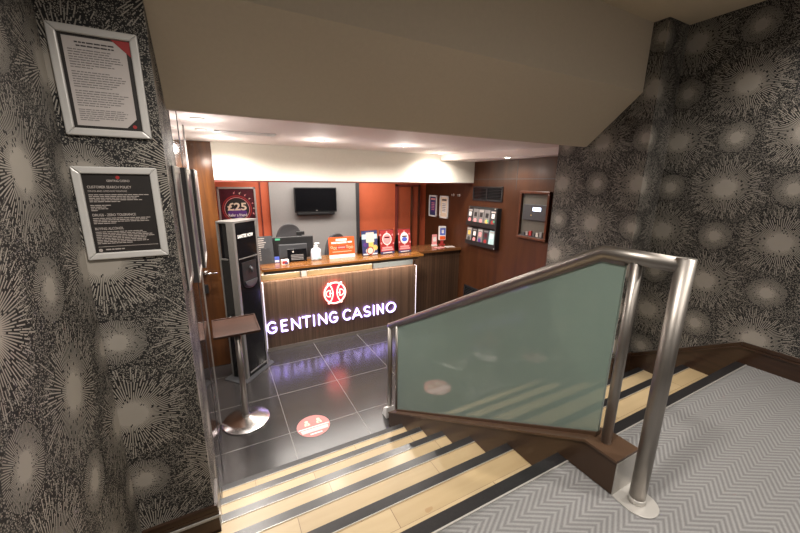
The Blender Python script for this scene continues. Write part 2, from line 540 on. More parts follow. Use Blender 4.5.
# ------------------------------------------------------------------ mesh builder
class MB:
    def __init__(s):
        s.bm = bmesh.new()
        s.mats = []

    def _mi(s, m):
        if m not in s.mats:
            s.mats.append(m)
        return s.mats.index(m)

    def _add(s, tmp, m, smooth=False):
        k = s._mi(m)
        vm = {}
        for v in tmp.verts:
            vm[v] = s.bm.verts.new(v.co)
        for f in tmp.faces:
            try:
                nf = s.bm.faces.new([vm[v] for v in f.verts])
                nf.material_index = k
                nf.smooth = smooth
            except ValueError:
                pass
        tmp.free()
        return s

    def box(s, x0, x1, y0, y1, z0, z1, m, bev=0.0, seg=2, rot=None):
        t = bmesh.new()
        bmesh.ops.create_cube(t, size=1.0)
        c = Vector(((x0 + x1) / 2, (y0 + y1) / 2, (z0 + z1) / 2))
        for v in t.verts:
            v.co = Vector((v.co.x * (x1 - x0), v.co.y * (y1 - y0), v.co.z * (z1 - z0)))
        if bev:
            bmesh.ops.bevel(t, geom=t.edges[:], offset=bev, segments=seg, affect='EDGES', profile=0.5)
        for v in t.verts:
            co = v.co
            if rot is not None:
                co = rot @ co
            v.co = co + c
        return s._add(t, m)

    def prism(s, pts, axis, a, b, m, bev=0.0):
        """polygon pts in the two other axes, extruded along axis from a to b"""
        t = bmesh.new()

        def P(p, w):
            if axis == 0:
                return (w, p[0], p[1])
            if axis == 1:
                return (p[0], w, p[1])
            return (p[0], p[1], w)
        va = [t.verts.new(P(p, a)) for p in pts]
        vb = [t.verts.new(P(p, b)) for p in pts]
        t.faces.new(va)
        t.faces.new(vb[::-1])
        n = len(pts)
        for i in range(n):
            t.faces.new((va[i], va[(i + 1) % n], vb[(i + 1) % n], vb[i]))
        bmesh.ops.recalc_face_normals(t, faces=t.faces[:])
        if bev:
            bmesh.ops.bevel(t, geom=t.edges[:], offset=bev, segments=2, affect='EDGES', profile=0.5)
        return s._add(t, m)

    def tube(s, pts, r, m, n=16, cap=True, closed=False):
        pts = [Vector(p) for p in pts]
        t = bmesh.new()
        rings = []
        N = len(pts)
        prev = None
        for i, p in enumerate(pts):
            if closed:
                d = (pts[(i + 1) % N] - pts[i - 1]).normalized()
            elif i == 0:
                d = (pts[1] - p).normalized()
            elif i == N - 1:
                d = (p - pts[-2]).normalized()
            else:
                d = ((pts[i + 1] - p).normalized() + (p - pts[i - 1]).normalized()).normalized()
            if prev is None:
                a = Vector((0, 0, 1)) if abs(d.z) < 0.9 else Vector((1, 0, 0))
                u = d.cross(a).normalized()
            else:
                u = (prev - d * prev.dot(d)).normalized()
            prev = u
            w = d.cross(u)
            k = 1.0
            if 0 < i < N - 1 and not closed:
                c = (pts[i + 1] - p).normalized().dot(d)
                k = 1.0 / max(0.5, c)
            rr = r[i] if isinstance(r, (list, tuple)) else r
            # mitre: stretch across the bend
            bend = None
            if 0 < i < N - 1 and not closed:
                e = (pts[i + 1] - p).normalized() - (p - pts[i - 1]).normalized()
                if e.length > 1e-4:
                    bend = (e - d * e.dot(d)).normalized()
            ring = []
            for j in range(n):
                a = 2 * PI * j / n
                off = (u * math.cos(a) + w * math.sin(a)) * rr
                if bend is not None:
                    off = off + bend * off.dot(bend) * (k - 1)
                ring.append(t.verts.new(p + off))
            rings.append(ring)
        segs = N if closed else N - 1
        for i in range(segs):
            A, B = rings[i], rings[(i + 1) % N]
            for j in range(n):
                t.faces.new((A[j], A[(j + 1) % n], B[(j + 1) % n], B[j]))
        if cap and not closed:
            t.faces.new(rings[0][::-1])
            t.faces.new(rings[-1])
        bmesh.ops.recalc_face_normals(t, faces=t.faces[:])
        return s._add(t, m, smooth=True)

    def lathe(s, prof, m, loc=(0, 0, 0), n=48, smooth=True, axis=2, sx=1.0, sy=1.0):
        t = bmesh.new()
        rings = []
        for (r, z) in prof:
            if r < 1e-6:
                rings.append([t.verts.new((0, 0, z))])
            else:
                rings.append([t.verts.new((r * math.cos(2 * PI * j / n) * sx, r * math.sin(2 * PI * j / n) * sy, z)) for j in range(n)])
        for A, B in zip(rings, rings[1:]):
            for j in range(n):
                k = (j + 1) % n
                if len(A) == 1 and len(B) == 1:
                    continue
                if len(A) == 1:
                    t.faces.new((A[0], B[j], B[k]))
                elif len(B) == 1:
                    t.faces.new((A[j], A[k], B[0]))
                else:
                    t.faces.new((A[j], A[k], B[k], B[j]))
        bmesh.ops.recalc_face_normals(t, faces=t.faces[:])
        for v in t.verts:
            x, y, z = v.co
            if axis == 1:
                v.co = (x, -z, y)
            elif axis == 0:
                v.co = (z, x, y)
            v.co = v.co + Vector(loc)
        return s._add(t, m, smooth=smooth)

    def text(s, body, x, z, size, m, depth=0.002, y=0.0, align='CENTER', width=None, offset=0.0, tilt=0.0):
        """lettering standing in the xz plane, facing -y, its back at y"""
        t = text_bm(body, size, depth, align, offset)
        if t is None:
            return s
        xs = [v.co.x for v in t.verts]
        if width:
            k = width / max(1e-6, (max(xs) - min(xs)))
            for v in t.verts:
                v.co.x *= k
        for v in t.verts:
            xx, yy, zz = v.co
            if tilt:
                xx, yy = xx * math.cos(tilt) - yy * math.sin(tilt), xx * math.sin(tilt) + yy * math.cos(tilt)
            v.co = (xx + x, y - zz, yy + z)
        bmesh.ops.recalc_face_normals(t, faces=t.faces[:])
        return s._add(t, m)

    def rect(s, x0, x1, z0, z1, y, m, th=0.0012):
        return s.box(x0, x1, y - th, y, z0, z1, m)

    def disc(s, x, z, r, y, m, th=0.0012, n=40, sz=1.0):
        pts = [(x + r * math.cos(2 * PI * i / n), z + r * sz * math.sin(2 * PI * i / n)) for i in range(n)]
        return s.prism(pts, 1, y - th, y, m)

    def ring(s, x, z, r0, r1, y, m, th=0.0012, n=48, a0=0.0, a1=2 * PI):
        t = bmesh.new()
        full = abs(a1 - a0 - 2 * PI) < 1e-6
        k = n if full else n + 1
        L = []
        for i in range(k):
            a = a0 + (a1 - a0) * i / n
            L.append([t.verts.new((x + r * math.cos(a), yy, z + r * math.sin(a))) for r, yy in ((r0, y), (r1, y), (r1, y - th), (r0, y - th))])
        for i in range(n):
            A, B = L[i], L[(i + 1) % k]
            for j in range(4):
                t.faces.new((A[j], A[(j + 1) % 4], B[(j + 1) % 4], B[j]))
        if not full:
            t.faces.new(L[0])
            t.faces.new(L[-1][::-1])
        bmesh.ops.recalc_face_normals(t, faces=t.faces[:])
        return s._add(t, m)

    def xf(s, mat4):
        for v in s.bm.verts:
            v.co = mat4 @ v.co
        return s

    def build(s, name, parent=None, world=True, smooth_angle=None):
        me = bpy.data.meshes.new(name)
        root = parent
        while root is not None and root.parent is not None:
            root = root.parent
        if root is not None and world:
            off = Matrix.Translation(-root.location)
            s.bm.transform(off)
        s.bm.to_mesh(me)
        s.bm.free()
        for m in s.mats:
            me.materials.append(m)
        o = bpy.data.objects.new(name, me)
        COL.objects.link(o)
        if parent is not None:
            o.parent = parent
        return o


def text_bm(body, size, depth, align='CENTER', offset=0.0):
    cu = bpy.data.curves.new('lettering', 'FONT')
    cu.body = body
    cu.size = size
    cu.extrude = depth / 2
    cu.offset = offset
    cu.align_x = align
    cu.align_y = 'CENTER'
    cu.resolution_u = 3
    o = bpy.data.objects.new('lettering', cu)
    COL.objects.link(o)
    dg = bpy.context.evaluated_depsgraph_get()
    dg.update()
    me = bpy.data.meshes.new_from_object(o.evaluated_get(dg), depsgraph=dg)
    bpy.data.objects.remove(o)
    t = bmesh.new()
    t.from_mesh(me)
    bpy.data.meshes.remove(me)
    bpy.data.curves.remove(cu)
    for v in t.verts:
        v.co.z += depth / 2
    return t


def thing(name, loc, label, cat, group=None, rz=0.0):
    o = bpy.data.objects.new(name, None)
    o.empty_display_size = 0.1
    o.location = loc
    o.rotation_euler = (0, 0, rz)
    COL.objects.link(o)
    return tag(o, label, cat, group)


def tag(o, label, cat, group=None):
    o['label'] = label
    o['category'] = cat
    if group:
        o['group'] = group
    return o


def struct(o):
    o['kind'] = 'structure'
    return o


def dup(root, loc, label, rz=None):
    r = root.copy()
    COL.objects.link(r)
    r.location = loc
    if rz is not None:
        r.rotation_euler = (0, 0, rz)
    r['label'] = label
    for ch in list(root.children):
        c = ch.copy()
        COL.objects.link(c)
        c.parent = r
        for gch in list(ch.children):
            d = gch.copy()
            COL.objects.link(d)
            d.parent = c
    return r


# ------------------------------------------------------------------ key dimensions
ZL = 1.02            # landing level
G_, RS = 0.288, 0.17
Y0 = 0.812           # landing edge
XW1, XW2, YJ = 2.784, 3.04, 1.477
XLW, YP, XM = -0.43, 1.61, -0.145
ZC = 2.577           # foyer ceiling
ZU = 3.257           # landing ceiling
XWD = 3.60           # mahogany wall
YBK = 5.75           # wall behind the desk

# ------------------------------------------------------------------ setting
struct(MB().box(-2.2, 3.75, 0.9, 5.95, -0.12, 0.0, tiles).build('floor'))
struct(MB().box(-0.6, 3.2, -2.6, Y0 - 0.008, 0.82, ZL, carpet).build('floor_landing'))
struct(MB().box(-0.55, XLW, -2.6, 3.3, -0.1, ZU + 0.1, wp_left).build('wall_left'))
struct(MB().box(XLW, XM, YP, YP + 0.003, 0.0, ZU + 0.1, wp_pier).box(XLW, XM, YP + 0.003, 2.05, 0.0, ZU + 0.1, wp_left).build('wall_pier'))
# the stair wall is one mesh: landing part, jog and stair part
w = MB()
w.box(XW2, XW2 + 0.15, -2.6, YJ, -0.1, ZU + 0.1, wp_land)
w.prism([(XW1, YJ), (XW2 + 0.15, YJ), (XW2 + 0.15, YJ + 0.004), (XW1, YJ + 0.004)], 2, -0.1, ZU + 0.1, wp_jog)
w.box(XW1, XW2 + 0.15, YJ + 0.004, 2.226, -0.1, ZU + 0.1, wp_wall)
struct(w.build('wall_right'))
struct(MB().box(-0.6, 3.2, -2.75, -2.6, 0.8, ZU + 0.1, wp_jog).build('wall_back'))
struct(MB().box(-0.6, 3.2, -2.75, 1.6, ZU, ZU + 0.12, plaster_up).build('ceiling_landing'))
# soffit over the stairs: upright face, then the slope down to the foyer ceiling
struct(MB().prism([(1.575, ZU), (1.575, 2.820), (1.955, 2.482), (1.99, 2.482), (1.99, 2.577), (2.05, 2.66), (2.05, ZU)], 0, -0.6, XW1, plaster).build('ceiling_soffit'))
struct(MB().box(-2.2, 3.75, 1.985, 5.95, ZC, ZC + 0.1, ceil_paint).build('ceiling'))
struct(MB().prism([(2.97, 4.36), (3.6, 4.36), (3.6, 2.3), (3.55, 2.3)], 2, 2.497, ZC, ceil_paint).build('ceiling_drop'))
# glossy wall at the left of the foyer
struct(MB().box(-0.30, XM - 0.001, 2.05, 3.19, 0.0, ZC, mirror_panel).build('wall_mirror'))
t = MB()
t.box(-0.31, XM + 0.004, 3.19, 3.205, 0.0, ZC, alu)
struct(t.build('trim_1'))
t = MB()
for yy in (2.05, 2.59):
    t.box(XM - 0.004, XM + 0.0015, yy, yy + 0.006, 0.0, ZC, darkedge)
struct(t.build('trim_2'))
struct(MB().box(-2.2, -2.05, 3.2, 4.5, 0.0, ZC, cream).build('wall_lobby'))
struct(MB().box(-2.2, -0.30, 3.2, 3.3, 0.0, ZC, mahog).build('wall_lobby_return'))
# bulkhead over the desk
struct(MB().box(0.03, XWD, 4.36, 4.55, 2.185, ZC, cream).build('ceiling_bulkhead'))
struct(MB().box(0.03, XWD, 4.372, 4.55, 2.166, 2.185, redtrim).build('trim_3'))
# mahogany wall on the right of the foyer, with panel joints
w = MB()
w.box(XWD, XWD + 0.12, 2.0, YBK + 0.1, 0.0, ZC, mahog)
w.box(XWD - 0.002, XWD, 2.2, 4.36, 2.236, 2.246, darkedge)
w.box(XWD - 0.002, XWD, 3.475, 3.485, 2.1, 2.497, darkedge)
struct(w.build('wall_mahogany'))
struct(MB().box(XW1 + 0.02, XWD + 0.1, 2.15, 2.226, 0.0, ZC, mahog).build('wall_return'))
# wall behind the desk: orange flanks and a pale grey centre
struct(MB().box(0.0, XWD, YBK, YBK + 0.12, 0.0, ZC, orange).build('wall_booth'))
struct(MB().box(0.76, 2.16, YBK - 0.05, YBK, 0.0, 2.5, white_wall).build('wall_screen'))
struct(MB().box(2.16, 2.215, YBK - 0.07, YBK, 0.0, 2.5, darkedge).build('trim_4'))
struct(MB().box(-0.03, 0.0, 4.42, YBK + 0.1, 0.0, ZC, orange2).build('wall_booth_left'))
t = MB()
t.box(0.63, 0.645, YBK - 0.02, YBK, 0.0, 2.5, redtrim)
struct(t.build('trim_5'))
# door at the right end of the orange wall
d2 = MB().box(2.98, 3.40, YBK - 0.045, YBK - 0.002, 0.0, 2.11, orange2, bev=0.004).build('door_2')
struct(d2)
t = MB()
t.box(2.94, 2.98, YBK - 0.06, YBK, 0.0, 2.15, redtrim)
t.box(3.40, 3.44, YBK - 0.06, YBK, 0.0, 2.15, mahog_frame)
t.box(2.94, 3.44, YBK - 0.06, YBK, 2.11, 2.15, redtrim)
t.build('door_frame', d2)
MB().box(3.24, 3.27, YBK - 0.075, YBK - 0.04, 0.0, 2.11, mahog_frame).build('door_panel', d2)
# amber veneered door beside the desk
d1 = MB().box(-0.90, 0.03, 4.36, 4.405, 0.004, ZC, amber_wood, bev=0.002).build('door_1')
struct(d1)
h = MB()
h.lathe([(0.0, 0), (0.024, 0), (0.026, 0.006), (0.02, 0.012), (0.0, 0.012)], steel_spun, (-0.165, 4.359, 1.165), 20, axis=1)
h.tube([(-0.165, 4.352, 1.165), (-0.165, 4.31, 1.165), (-0.15, 4.30, 1.165), (-0.045, 4.30, 1.165)], 0.010, steel_spun, 10)
h.build('door_handle', d1)
MB().box(-0.19, -0.15, 4.335, 4.359, 0.93, 1.03, black_pl, bev=0.004).build('keypad', d1)
struct(MB().box(0.0, 0.43, 4.50, 4.56, 0.0, 1.1, dark_wood).build('wall_desk_end'))


# skirtings
def skirting_poly(m0):
    return m0


b = MB()
b.box(XW2 - 0.018, XW2, -2.6, Y0, ZL, ZL + 0.105, brown_base)
b.box(XW2 - 0.026, XW2, -2.6, Y0, ZL + 0.105, ZL + 0.118, brown_base, bev=0.003)
b.box(XW2 - 0.014, XW2, -2.6, Y0, ZL + 0.118, ZL + 0.145, brown_base, bev=0.004)
# raking part that follows the stairs down
sl = RS / G_


def rake(x0, x1, ya, yb, lo, hi):
    za, zb = ZL - (ya - Y0) * sl, ZL - (yb - Y0) * sl
    return MB().prism([(ya, za + lo), (yb, zb + lo), (yb, zb + hi), (ya, za + hi)], 0, x0, x1, brown_base)


def merge(a, o):
    for mm in o.mats:
        a._mi(mm)
    k = a._mi(o.mats[0])
    vm = {v: a.bm.verts.new(v.co) for v in o.bm.verts}
    for f in o.bm.faces:
        nf = a.bm.faces.new([vm[v] for v in f.verts])
        nf.material_index = k
    o.bm.free()


merge(b, rake(XW2 - 0.018, XW2, Y0, YJ, -0.25, 0.105))
merge(b, rake(XW2 - 0.026, XW2, Y0, YJ, 0.105, 0.118))
merge(b, rake(XW2 - 0.014, XW2, Y0, YJ, 0.118, 0.145))
b.box(XW1 - 0.018, XW2, YJ - 0.018, YJ, 0.51, 0.78, brown_base)
merge(b, rake(XW1 - 0.018, XW1, YJ, 2.22, -0.25, 0.105))
merge(b, rake(XW1 - 0.026, XW1, YJ, 2.22, 0.105, 0.118))
merge(b, rake(XW1 - 0.014, XW1, YJ, 2.22, 0.118, 0.145))
struct(b.build('baseboard_right'))
b = MB()
ZT3 = ZL - 3 * RS
b.box(XLW, XM + 0.016, YP - 0.016, YP, ZT3, ZT3 + 0.085, brown_base)
b.box(XLW, XM + 0.022, YP - 0.024, YP, ZT3 + 0.085, ZT3 + 0.098, alu, bev=0.002)
b.box(XLW, XM + 0.018, YP - 0.018, YP, ZT3 + 0.098, ZT3 + 0.118, brown_base)
b.box(XLW, XM + 0.016, YP - 0.016, YP, ZT3 + 0.118, ZT3 + 0.15, brown_base, bev=0.004)
b.box(XM, XM + 0.016, YP, 1.77, 0.51 - 0.17, ZT3 + 0.15, brown_base)
struct(b.build('baseboard_left'))
struct(MB().box(0.43, 2.70, 4.468, 4.476, 0.0, 0.045, kick_mat).build('trim_6'))

# ------------------------------------------------------------------ staircase
stairs = thing('staircase', (1.3, Y0, 0), 'five pale maple steps with black nosing strips going down from grey carpet to tiled floor', 'stairs')


def nosing(y, z, x0, x1, parent):
    n = MB()
    n.prism([(y - 0.044, z), (y - 0.044, z + 0.003), (y + 0.002, z + 0.003), (y + 0.004, z), (y + 0.004, z - 0.045), (y, z - 0.045), (y, z)], 0, x0, x1, black_strip)
    n.box(x0, x1, y - 0.0465, y - 0.044, z, z + 0.0033, alu_bright)
    return n.build('nosing_strip', parent)


for k in range(1, 6):
    z = ZL - RS * k
    ya, yb = Y0 + (k - 1) * G_ - 0.012, Y0 + k * G_
    if yb < YJ:
        pts = [(XLW + 0.003, ya), (XW2 - 0.018, ya), (XW2 - 0.018, yb), (XLW + 0.003, yb)]
        xa, xb = XLW + 0.003, XW2 - 0.018
    elif ya < YJ:
        pts = [(XLW + 0.003, ya), (XW2 - 0.018, ya), (XW2 - 0.018, YJ - 0.018), (XW1 - 0.018, YJ - 0.018), (XW1 - 0.018, yb), (XM + 0.018, yb), (XM + 0.018, YP - 0.024), (XLW + 0.003, YP - 0.024)]
        xa, xb = XM + 0.018, XW1 - 0.018
    else:
        pts = [(XM + 0.002, ya), (XW1 - 0.018, ya), (XW1 - 0.018, yb), (XM + 0.002, yb)]
        xa, xb = XM + 0.002, XW1 - 0.018
    tr = MB().prism(pts, 2, z - 0.03, z, tread_w).build('tread', stairs)
    nosing(yb, z, xa, xb, tr)
    MB().box(xa, xb, yb - 0.03, yb - 0.012, max(0.0, z - RS), z - 0.03, bronze).build('riser', stairs)
tr = MB().box(-0.427, XW2 - 0.018, Y0 - 0.0075, Y0 - 0.001, 0.82, ZL - 0.046, bronze).build('riser', stairs)
n = MB()
n.prism([(Y0 - 0.048, ZL), (Y0 - 0.048, ZL + 0.004), (Y0 + 0.002, ZL + 0.004), (Y0 + 0.004, ZL), (Y0 + 0.004, ZL - 0.045), (Y0, ZL - 0.045), (Y0, ZL)], 0, -0.427, XW2 - 0.027, black_strip)
n.box(-0.427, XW2 - 0.027, Y0 - 0.054, Y0 - 0.048, ZL, ZL + 0.006, alu_bright)
n.build('landing_nosing', stairs)

# ------------------------------------------------------------------ balustrade
XB = 1.288
bal = thing('balustrade', (XB, 1.5, 0), 'steel tube balustrade with frosted green glass panel on a brown plinth down the stairs', 'balustrade')
yb_, zt = 0.775, 1.928
yl, zl = 2.60, 0.925
MB().tube([(XB, 0.515, zt), (XB, yb_, zt), (XB, yl, zl)], 0.0255, steel_h, 24).build('handrail', bal)
p = MB()
p.tube([(XB, 0.515, 1.0215), (XB, 0.515, zt + 0.0245)], 0.0265, steel, 24)
p.build('newel_post', bal)
MB().lathe([(0.0265, 0.0), (0.0290, 0.0), (0.0290, 0.02), (0.0265, 0.02)], alu_bright, (XB, 0.515, 1.0255), 24).build('post_collar', bal)
fp = [(1.229, 0.574), (1.361, 0.574)] + [(XB + 0.066 * math.cos(a), 0.510 - 0.066 * math.sin(a)) for a in [PI * i / 16 for i in range(17)]]
MB().prism(fp, 2, ZL, ZL + 0.005, alu_bright, bev=0.001).build('base_plate', bal)
p = MB()
p.tube([(XB, 0.655, 1.165), (XB, 0.655, zt)], 0.0185, steel, 20)
p.build('inner_post', bal)
p = MB()
p.tube([(XB, yl, 0.0), (XB, yl, zl + 0.02)], 0.0215, steel, 20)
p.build('lower_post', bal)
p = MB()
p.tube([(XB, 2.455, 0.17), (XB, 2.455, 0.99)], 0.0165, steel, 20)
p.build('inner_post', bal)
# foot of the lower post
MB().prism([(yl - 0.03, 0.0), (yl + 0.06, 0.0), (yl + 0.03, 0.09), (yl - 0.03, 0.12)], 0, XB - 0.05, XB + 0.035, white_pl, bev=0.004).build('post_foot', bal)
# plinth, stepped underneath to sit on the treads
top = [(0.575, 1.165), (0.70, 1.165), (2.50, 0.11), (2.50, 0.0)]
under = []
for k in range(5, 0, -1):
    z = ZL - RS * k
    yk = Y0 + k * G_
    under += [(yk + 0.005, z - RS if k < 5 else 0.0), (yk + 0.005, z + 0.004)]
under += [(Y0 + 0.005, ZL - RS + 0.004), (Y0 + 0.005, ZL + 0.005), (0.575, ZL + 0.005)]
MB().prism(top + under, 0, 1.229, 1.361, bronze).build('plinth', bal)
p = MB()
p.prism([(0.572, 1.166), (0.70, 1.166), (2.50, 0.111), (2.505, 0.123), (0.704, 1.178), (0.572, 1.178)], 0, 1.222, 1.368, bronze_top, bev=0.002)
p.build('plinth_cap', bal)
MB().box(1.23, 1.36, 0.5715, 0.575, ZL + 0.005, 1.164, alu_bright).build('end_plate', bal)
# glass with its slim channels
sr = (zl - zt) / (yl - yb_)


def zr(y):
    return zt + max(0.0, y - yb_) * sr


ya, yc = 0.69, 2.435
glow = lambda y: 1.178 - (y - 0.704) * (1.055 / 1.80)
MB().prism([(ya, glow(ya) + 0.012), (ya, zr(ya) - 0.03), (yb_, zt - 0.03), (yc, zr(yc) - 0.03), (yc, glow(yc) + 0.012)], 0, XB - 0.006, XB + 0.006, glass).build('glass_panel', bal)
MB().prism([(ya, glow(ya) - 0.004), (ya, glow(ya) + 0.016), (yc, glow(yc) + 0.016), (yc, glow(yc) - 0.004)], 0, XB - 0.016, XB + 0.016, bronze_top).build('glass_channel', bal)
MB().prism([(ya, zr(ya) - 0.036), (ya, zr(ya) - 0.015), (yb_, zt - 0.015), (yc, zr(yc) - 0.015), (yc, zr(yc) - 0.036), (yb_, zt - 0.036)], 0, XB - 0.012, XB + 0.012, steel_h).build('glass_clamp', bal)

# ------------------------------------------------------------------ reception desk
desk = thing('reception_desk', (1.55, 4.5, 0), 'reception desk with reeded brown front, orange wood worktop and lit front edges', 'desk')
MB().box(0.44, 2.66, 4.477, 4.53, 0.0, 0.94, reed).build('front_panel', desk)
MB().box(0.428, 0.44, 4.470, 4.53, 0.0, 0.94, led_edge).build('lit_edge', desk)
MB().box(2.66, 2.668, 4.470, 4.53, 0.0, 0.94, led_edge).build('lit_edge', desk)
MB().box(0.43, 2.72, 4.355, 4.90, 1.103, 1.135, worktop_wood, bev=0.004).build('worktop', desk)
MB().box(0.43, 2.67, 4.53, 4.62, 0.90, 0.935, dark_wood).build('ledge', desk)
p = MB()
p.box(0.44, 0.925, 4.60, 4.62, 0.935, 1.005, pale_board)
p.box(1.02, 1.98, 4.60, 4.62, 0.935, 1.005, pale_board)
p.build('lower_board', desk)
p = MB()
p.box(0.44, 0.925, 4.60, 4.62, 1.022, 1.103, pale_board)
p.box(1.02, 1.98, 4.60, 4.62, 1.022, 1.103, pale_board)
p.build('upper_board', desk)
p = MB()
p.box(0.44, 0.925, 4.594, 4.62, 1.005, 1.022, alu)
p.box(1.02, 1.98, 4.594, 4.62, 1.005, 1.022, alu)
p.build('metal_strip', desk)
MB().box(0.935, 1.01, 4.56, 4.62, 0.935, 1.103, kick_mat, bev=0.004).build('support_post', desk)
MB().box(1.99, 2.66, 4.575, 4.62, 0.935, 1.103, acrylic).build('grey_infill', desk)
MB().box(0.44, 2.66, 4.53, 4.62, 0.0, 0.90, dark_wood).build('carcass', desk)
MB().box(0.45, 2.65, 4.394, 4.400, 1.062, 1.104, kick_mat).build('led_shield', desk)  # strip added to block the LED from reflecting in the floor

# glowing lettering on the desk front
sign = thing('illuminated_sign', (1.377, 4.476, 0.31), 'white and violet lit letters spelling GENTING CASINO across the desk front', 'sign')


def arc(cx, cz, rx, rz_, a0, a1, n=18):
    return [(cx + rx * math.cos(math.radians(a0 + (a1 - a0) * i / n)), cz + rz_ * math.sin(math.radians(a0 + (a1 - a0) * i / n))) for i in range(n + 1)]


def glyph(ch):
    """strokes of a plain geometric capital in a unit box"""
    if ch == 'I':
        return [[(0.5, 0), (0.5, 1)]]
    if ch == 'E':
        return [[(1, 1), (0, 1), (0, 0), (1, 0)], [(0, 0.52), (0.86, 0.52)]]
    if ch == 'N':
        return [[(0, 0), (0, 1), (1, 0), (1, 1)]]
    if ch == 'T':
        return [[(0, 1), (1, 1)], [(0.5, 1), (0.5, 0)]]
    if ch == 'A':
        return [[(0, 0), (0.5, 1), (1, 0)], [(0.2, 0.30), (0.8, 0.30)]]
    if ch == 'O':
        return [arc(0.5, 0.5, 0.5, 0.5, 0, 360, 36)]
    if ch == 'C':
        return [arc(0.53, 0.5, 0.53, 0.5, 48, 312, 28)]
    if ch == 'G':
        return [arc(0.52, 0.5, 0.52, 0.5, 50, 322, 28) + [(0.95, 0.45), (0.55, 0.45)]]
    if ch == 'S':
        return [arc(0.5, 0.74, 0.46, 0.26, 35, 270, 18) + arc(0.5, 0.24, 0.5, 0.24, 90, -150, 18)]


def strokes(mb, ch, x0, x1, z0, z1, w, y0, y1, m):
    for line in glyph(ch):
        P_ = [(x0 + w / 2 + u * (x1 - x0 - w), z0 + w / 2 + v * (z1 - z0 - w)) for u, v in line]
        for (ax, az), (bx, bz) in zip(P_, P_[1:]):
            d = math.hypot(bx - ax, bz - az)
            if d < 1e-6:
                continue
            nx, nz = -(bz - az) / d * w / 2, (bx - ax) / d * w / 2
            mb.prism([(ax + nx, az + nz), (bx + nx, bz + nz), (bx - nx, bz - nz), (ax - nx, az - nz)], 1, y0, y1, m)
        for (ax, az) in P_:
            mb.prism([(ax + w / 2 * math.cos(2 * PI * i / 10), az + w / 2 * math.sin(2 * PI * i / 10)) for i in range(10)], 1, y0 + 0.0004, y1, m)


SPOTS = [('G', 0.440, 0.570), ('E', 0.615, 0.702), ('N', 0.748, 0.868), ('T', 0.888, 1.006), ('I', 1.034, 1.064), ('N', 1.108, 1.230), ('G', 1.260, 1.392),
         ('C', 1.460, 1.590), ('A', 1.600, 1.752), ('S', 1.778, 1.888), ('I', 1.924, 1.954), ('N', 1.992, 2.098), ('O', 2.142, 2.306)]
for ch, xa, xb in SPOTS:
    l = MB()
    strokes(l, ch, xa, xb, 0.250, 0.414, 0.0185, 4.452, 4.460, letter_face)
    strokes(l, ch, xa + 0.004, xb - 0.004, 0.254, 0.410, 0.010, 4.460, 4.4765, letter_side)
    l.build('letter', sign)

# round emblem above it
emb = thing('illuminated_emblem', (1.352, 4.476, 0.69), 'round red lit emblem with pale lines above the lettering on the desk', 'sign')
e = MB()
e.disc(1.352, 0.69, 0.150, 4.476, logo_side, 0.022, 48)
e.disc(1.352, 0.69, 0.152, 4.454, logo_red, 0.010, 48)
e.build('disc', emb)
e = MB()
ex, ez, ey = 1.352, 0.69, 4.444
e.ring(ex, ez, 0.138, 0.158, ey, logo_line, 0.006, 60)
e.build('rim', emb)
e = MB()
for sgn in (-1, 1):
    # the two inward-bowing strokes of the central column
    R0 = 0.20
    a = math.radians(42)
    cx = ex + sgn * (0.030 + R0)
    if sgn > 0:
        e.ring(cx, ez, R0 - 0.008, R0 + 0.008, ey, logo_line, 0.006, 20, PI - a, PI + a)
    else:
        e.ring(cx, ez, R0 - 0.008, R0 + 0.008, ey, logo_line, 0.006, 20, -a, a)
    # the hooked stroke in each half: a C shape tied to the column by a short bar
    hx = ex + sgn * 0.078
    a0, a1 = (math.radians(75), math.radians(285)) if sgn < 0 else (math.radians(-105), math.radians(105))
    e.ring(hx, ez, 0.040, 0.051, ey, logo_line, 0.006, 20, a0, a1)
    e.box(min(hx, ex + sgn * 0.036), max(hx, ex + sgn * 0.036), ey - 0.006, ey, ez - 0.006, ez + 0.006, logo_line)
    e.box(hx - sgn * 0.010 - 0.006, hx - sgn * 0.010 + 0.006, ey - 0.006, ey, ez - 0.05, ez + 0.05, logo_line)
    # stubs outside the rim
    for q in (-1, 1):
        aa = math.atan2(q * 0.85, sgn * 0.55)
        e.disc(ex + 0.163 * math.cos(aa), ez + 0.163 * math.sin(aa), 0.016, ey + 0.004, logo_line, 0.006, 14)
e.build('pale_lines', emb)

# lower counter to the right
side = thing('side_counter', (3.15, 4.8, 0), 'dark brown counter with vertical slats joining the desk to the mahogany wall', 'counter')
MB().box(2.73, XWD - 0.002, 4.62, 4.66, 0.0, 1.085, reed2).build('front_panel', side)
MB().box(2.725, XWD - 0.002, 4.575, 5.08, 1.09, 1.128, dark_wood, bev=0.003).build('worktop', side)
MB().box(2.73, XWD - 0.002, 4.66, 5.02, 0.0, 1.088, dark_wood).build('carcass', side)

# ------------------------------------------------------------------ things on the desk
ZT = 1.1355


def leaning_board(name, x, y, w, h, lean, label, cat, body, group=None, rz=0.0, th=0.006, prop=None):
    r = thing(name, (x, y, ZT), label, cat, group, rz)
    L = Matrix.Rotation(-lean, 4, 'X')
    m = MB()
    m.box(-w / 2, w / 2, 0, th, 0, h, body, bev=0.0015)
    m.xf(L)
    pn = m.build('panel', r, world=False)
    return r, pn, L


# charcoal price board near the kiosk
r, pn, L = leaning_board('menu_board', 0.53, 4.66, 0.20, 0.36, 0.16, 'dark grey leaning board of white text at the desk end by the kiosk', 'sign', grey_pl, rz=0.12)
m = MB()
for i in range(11):
    zz = 0.325 - i * 0.027
    m.rect(-0.08, -0.08 + random.uniform(0.06, 0.15), zz, zz + 0.011, 0, poster_ink)
m.xf(L)
m.build('white_text', pn, world=False)
MB().prism([(0.0, 0.0), (0.13, 0.0), (0.02, 0.20)], 0, -0.06, 0.06, grey_pl).build('prop', r, world=False)

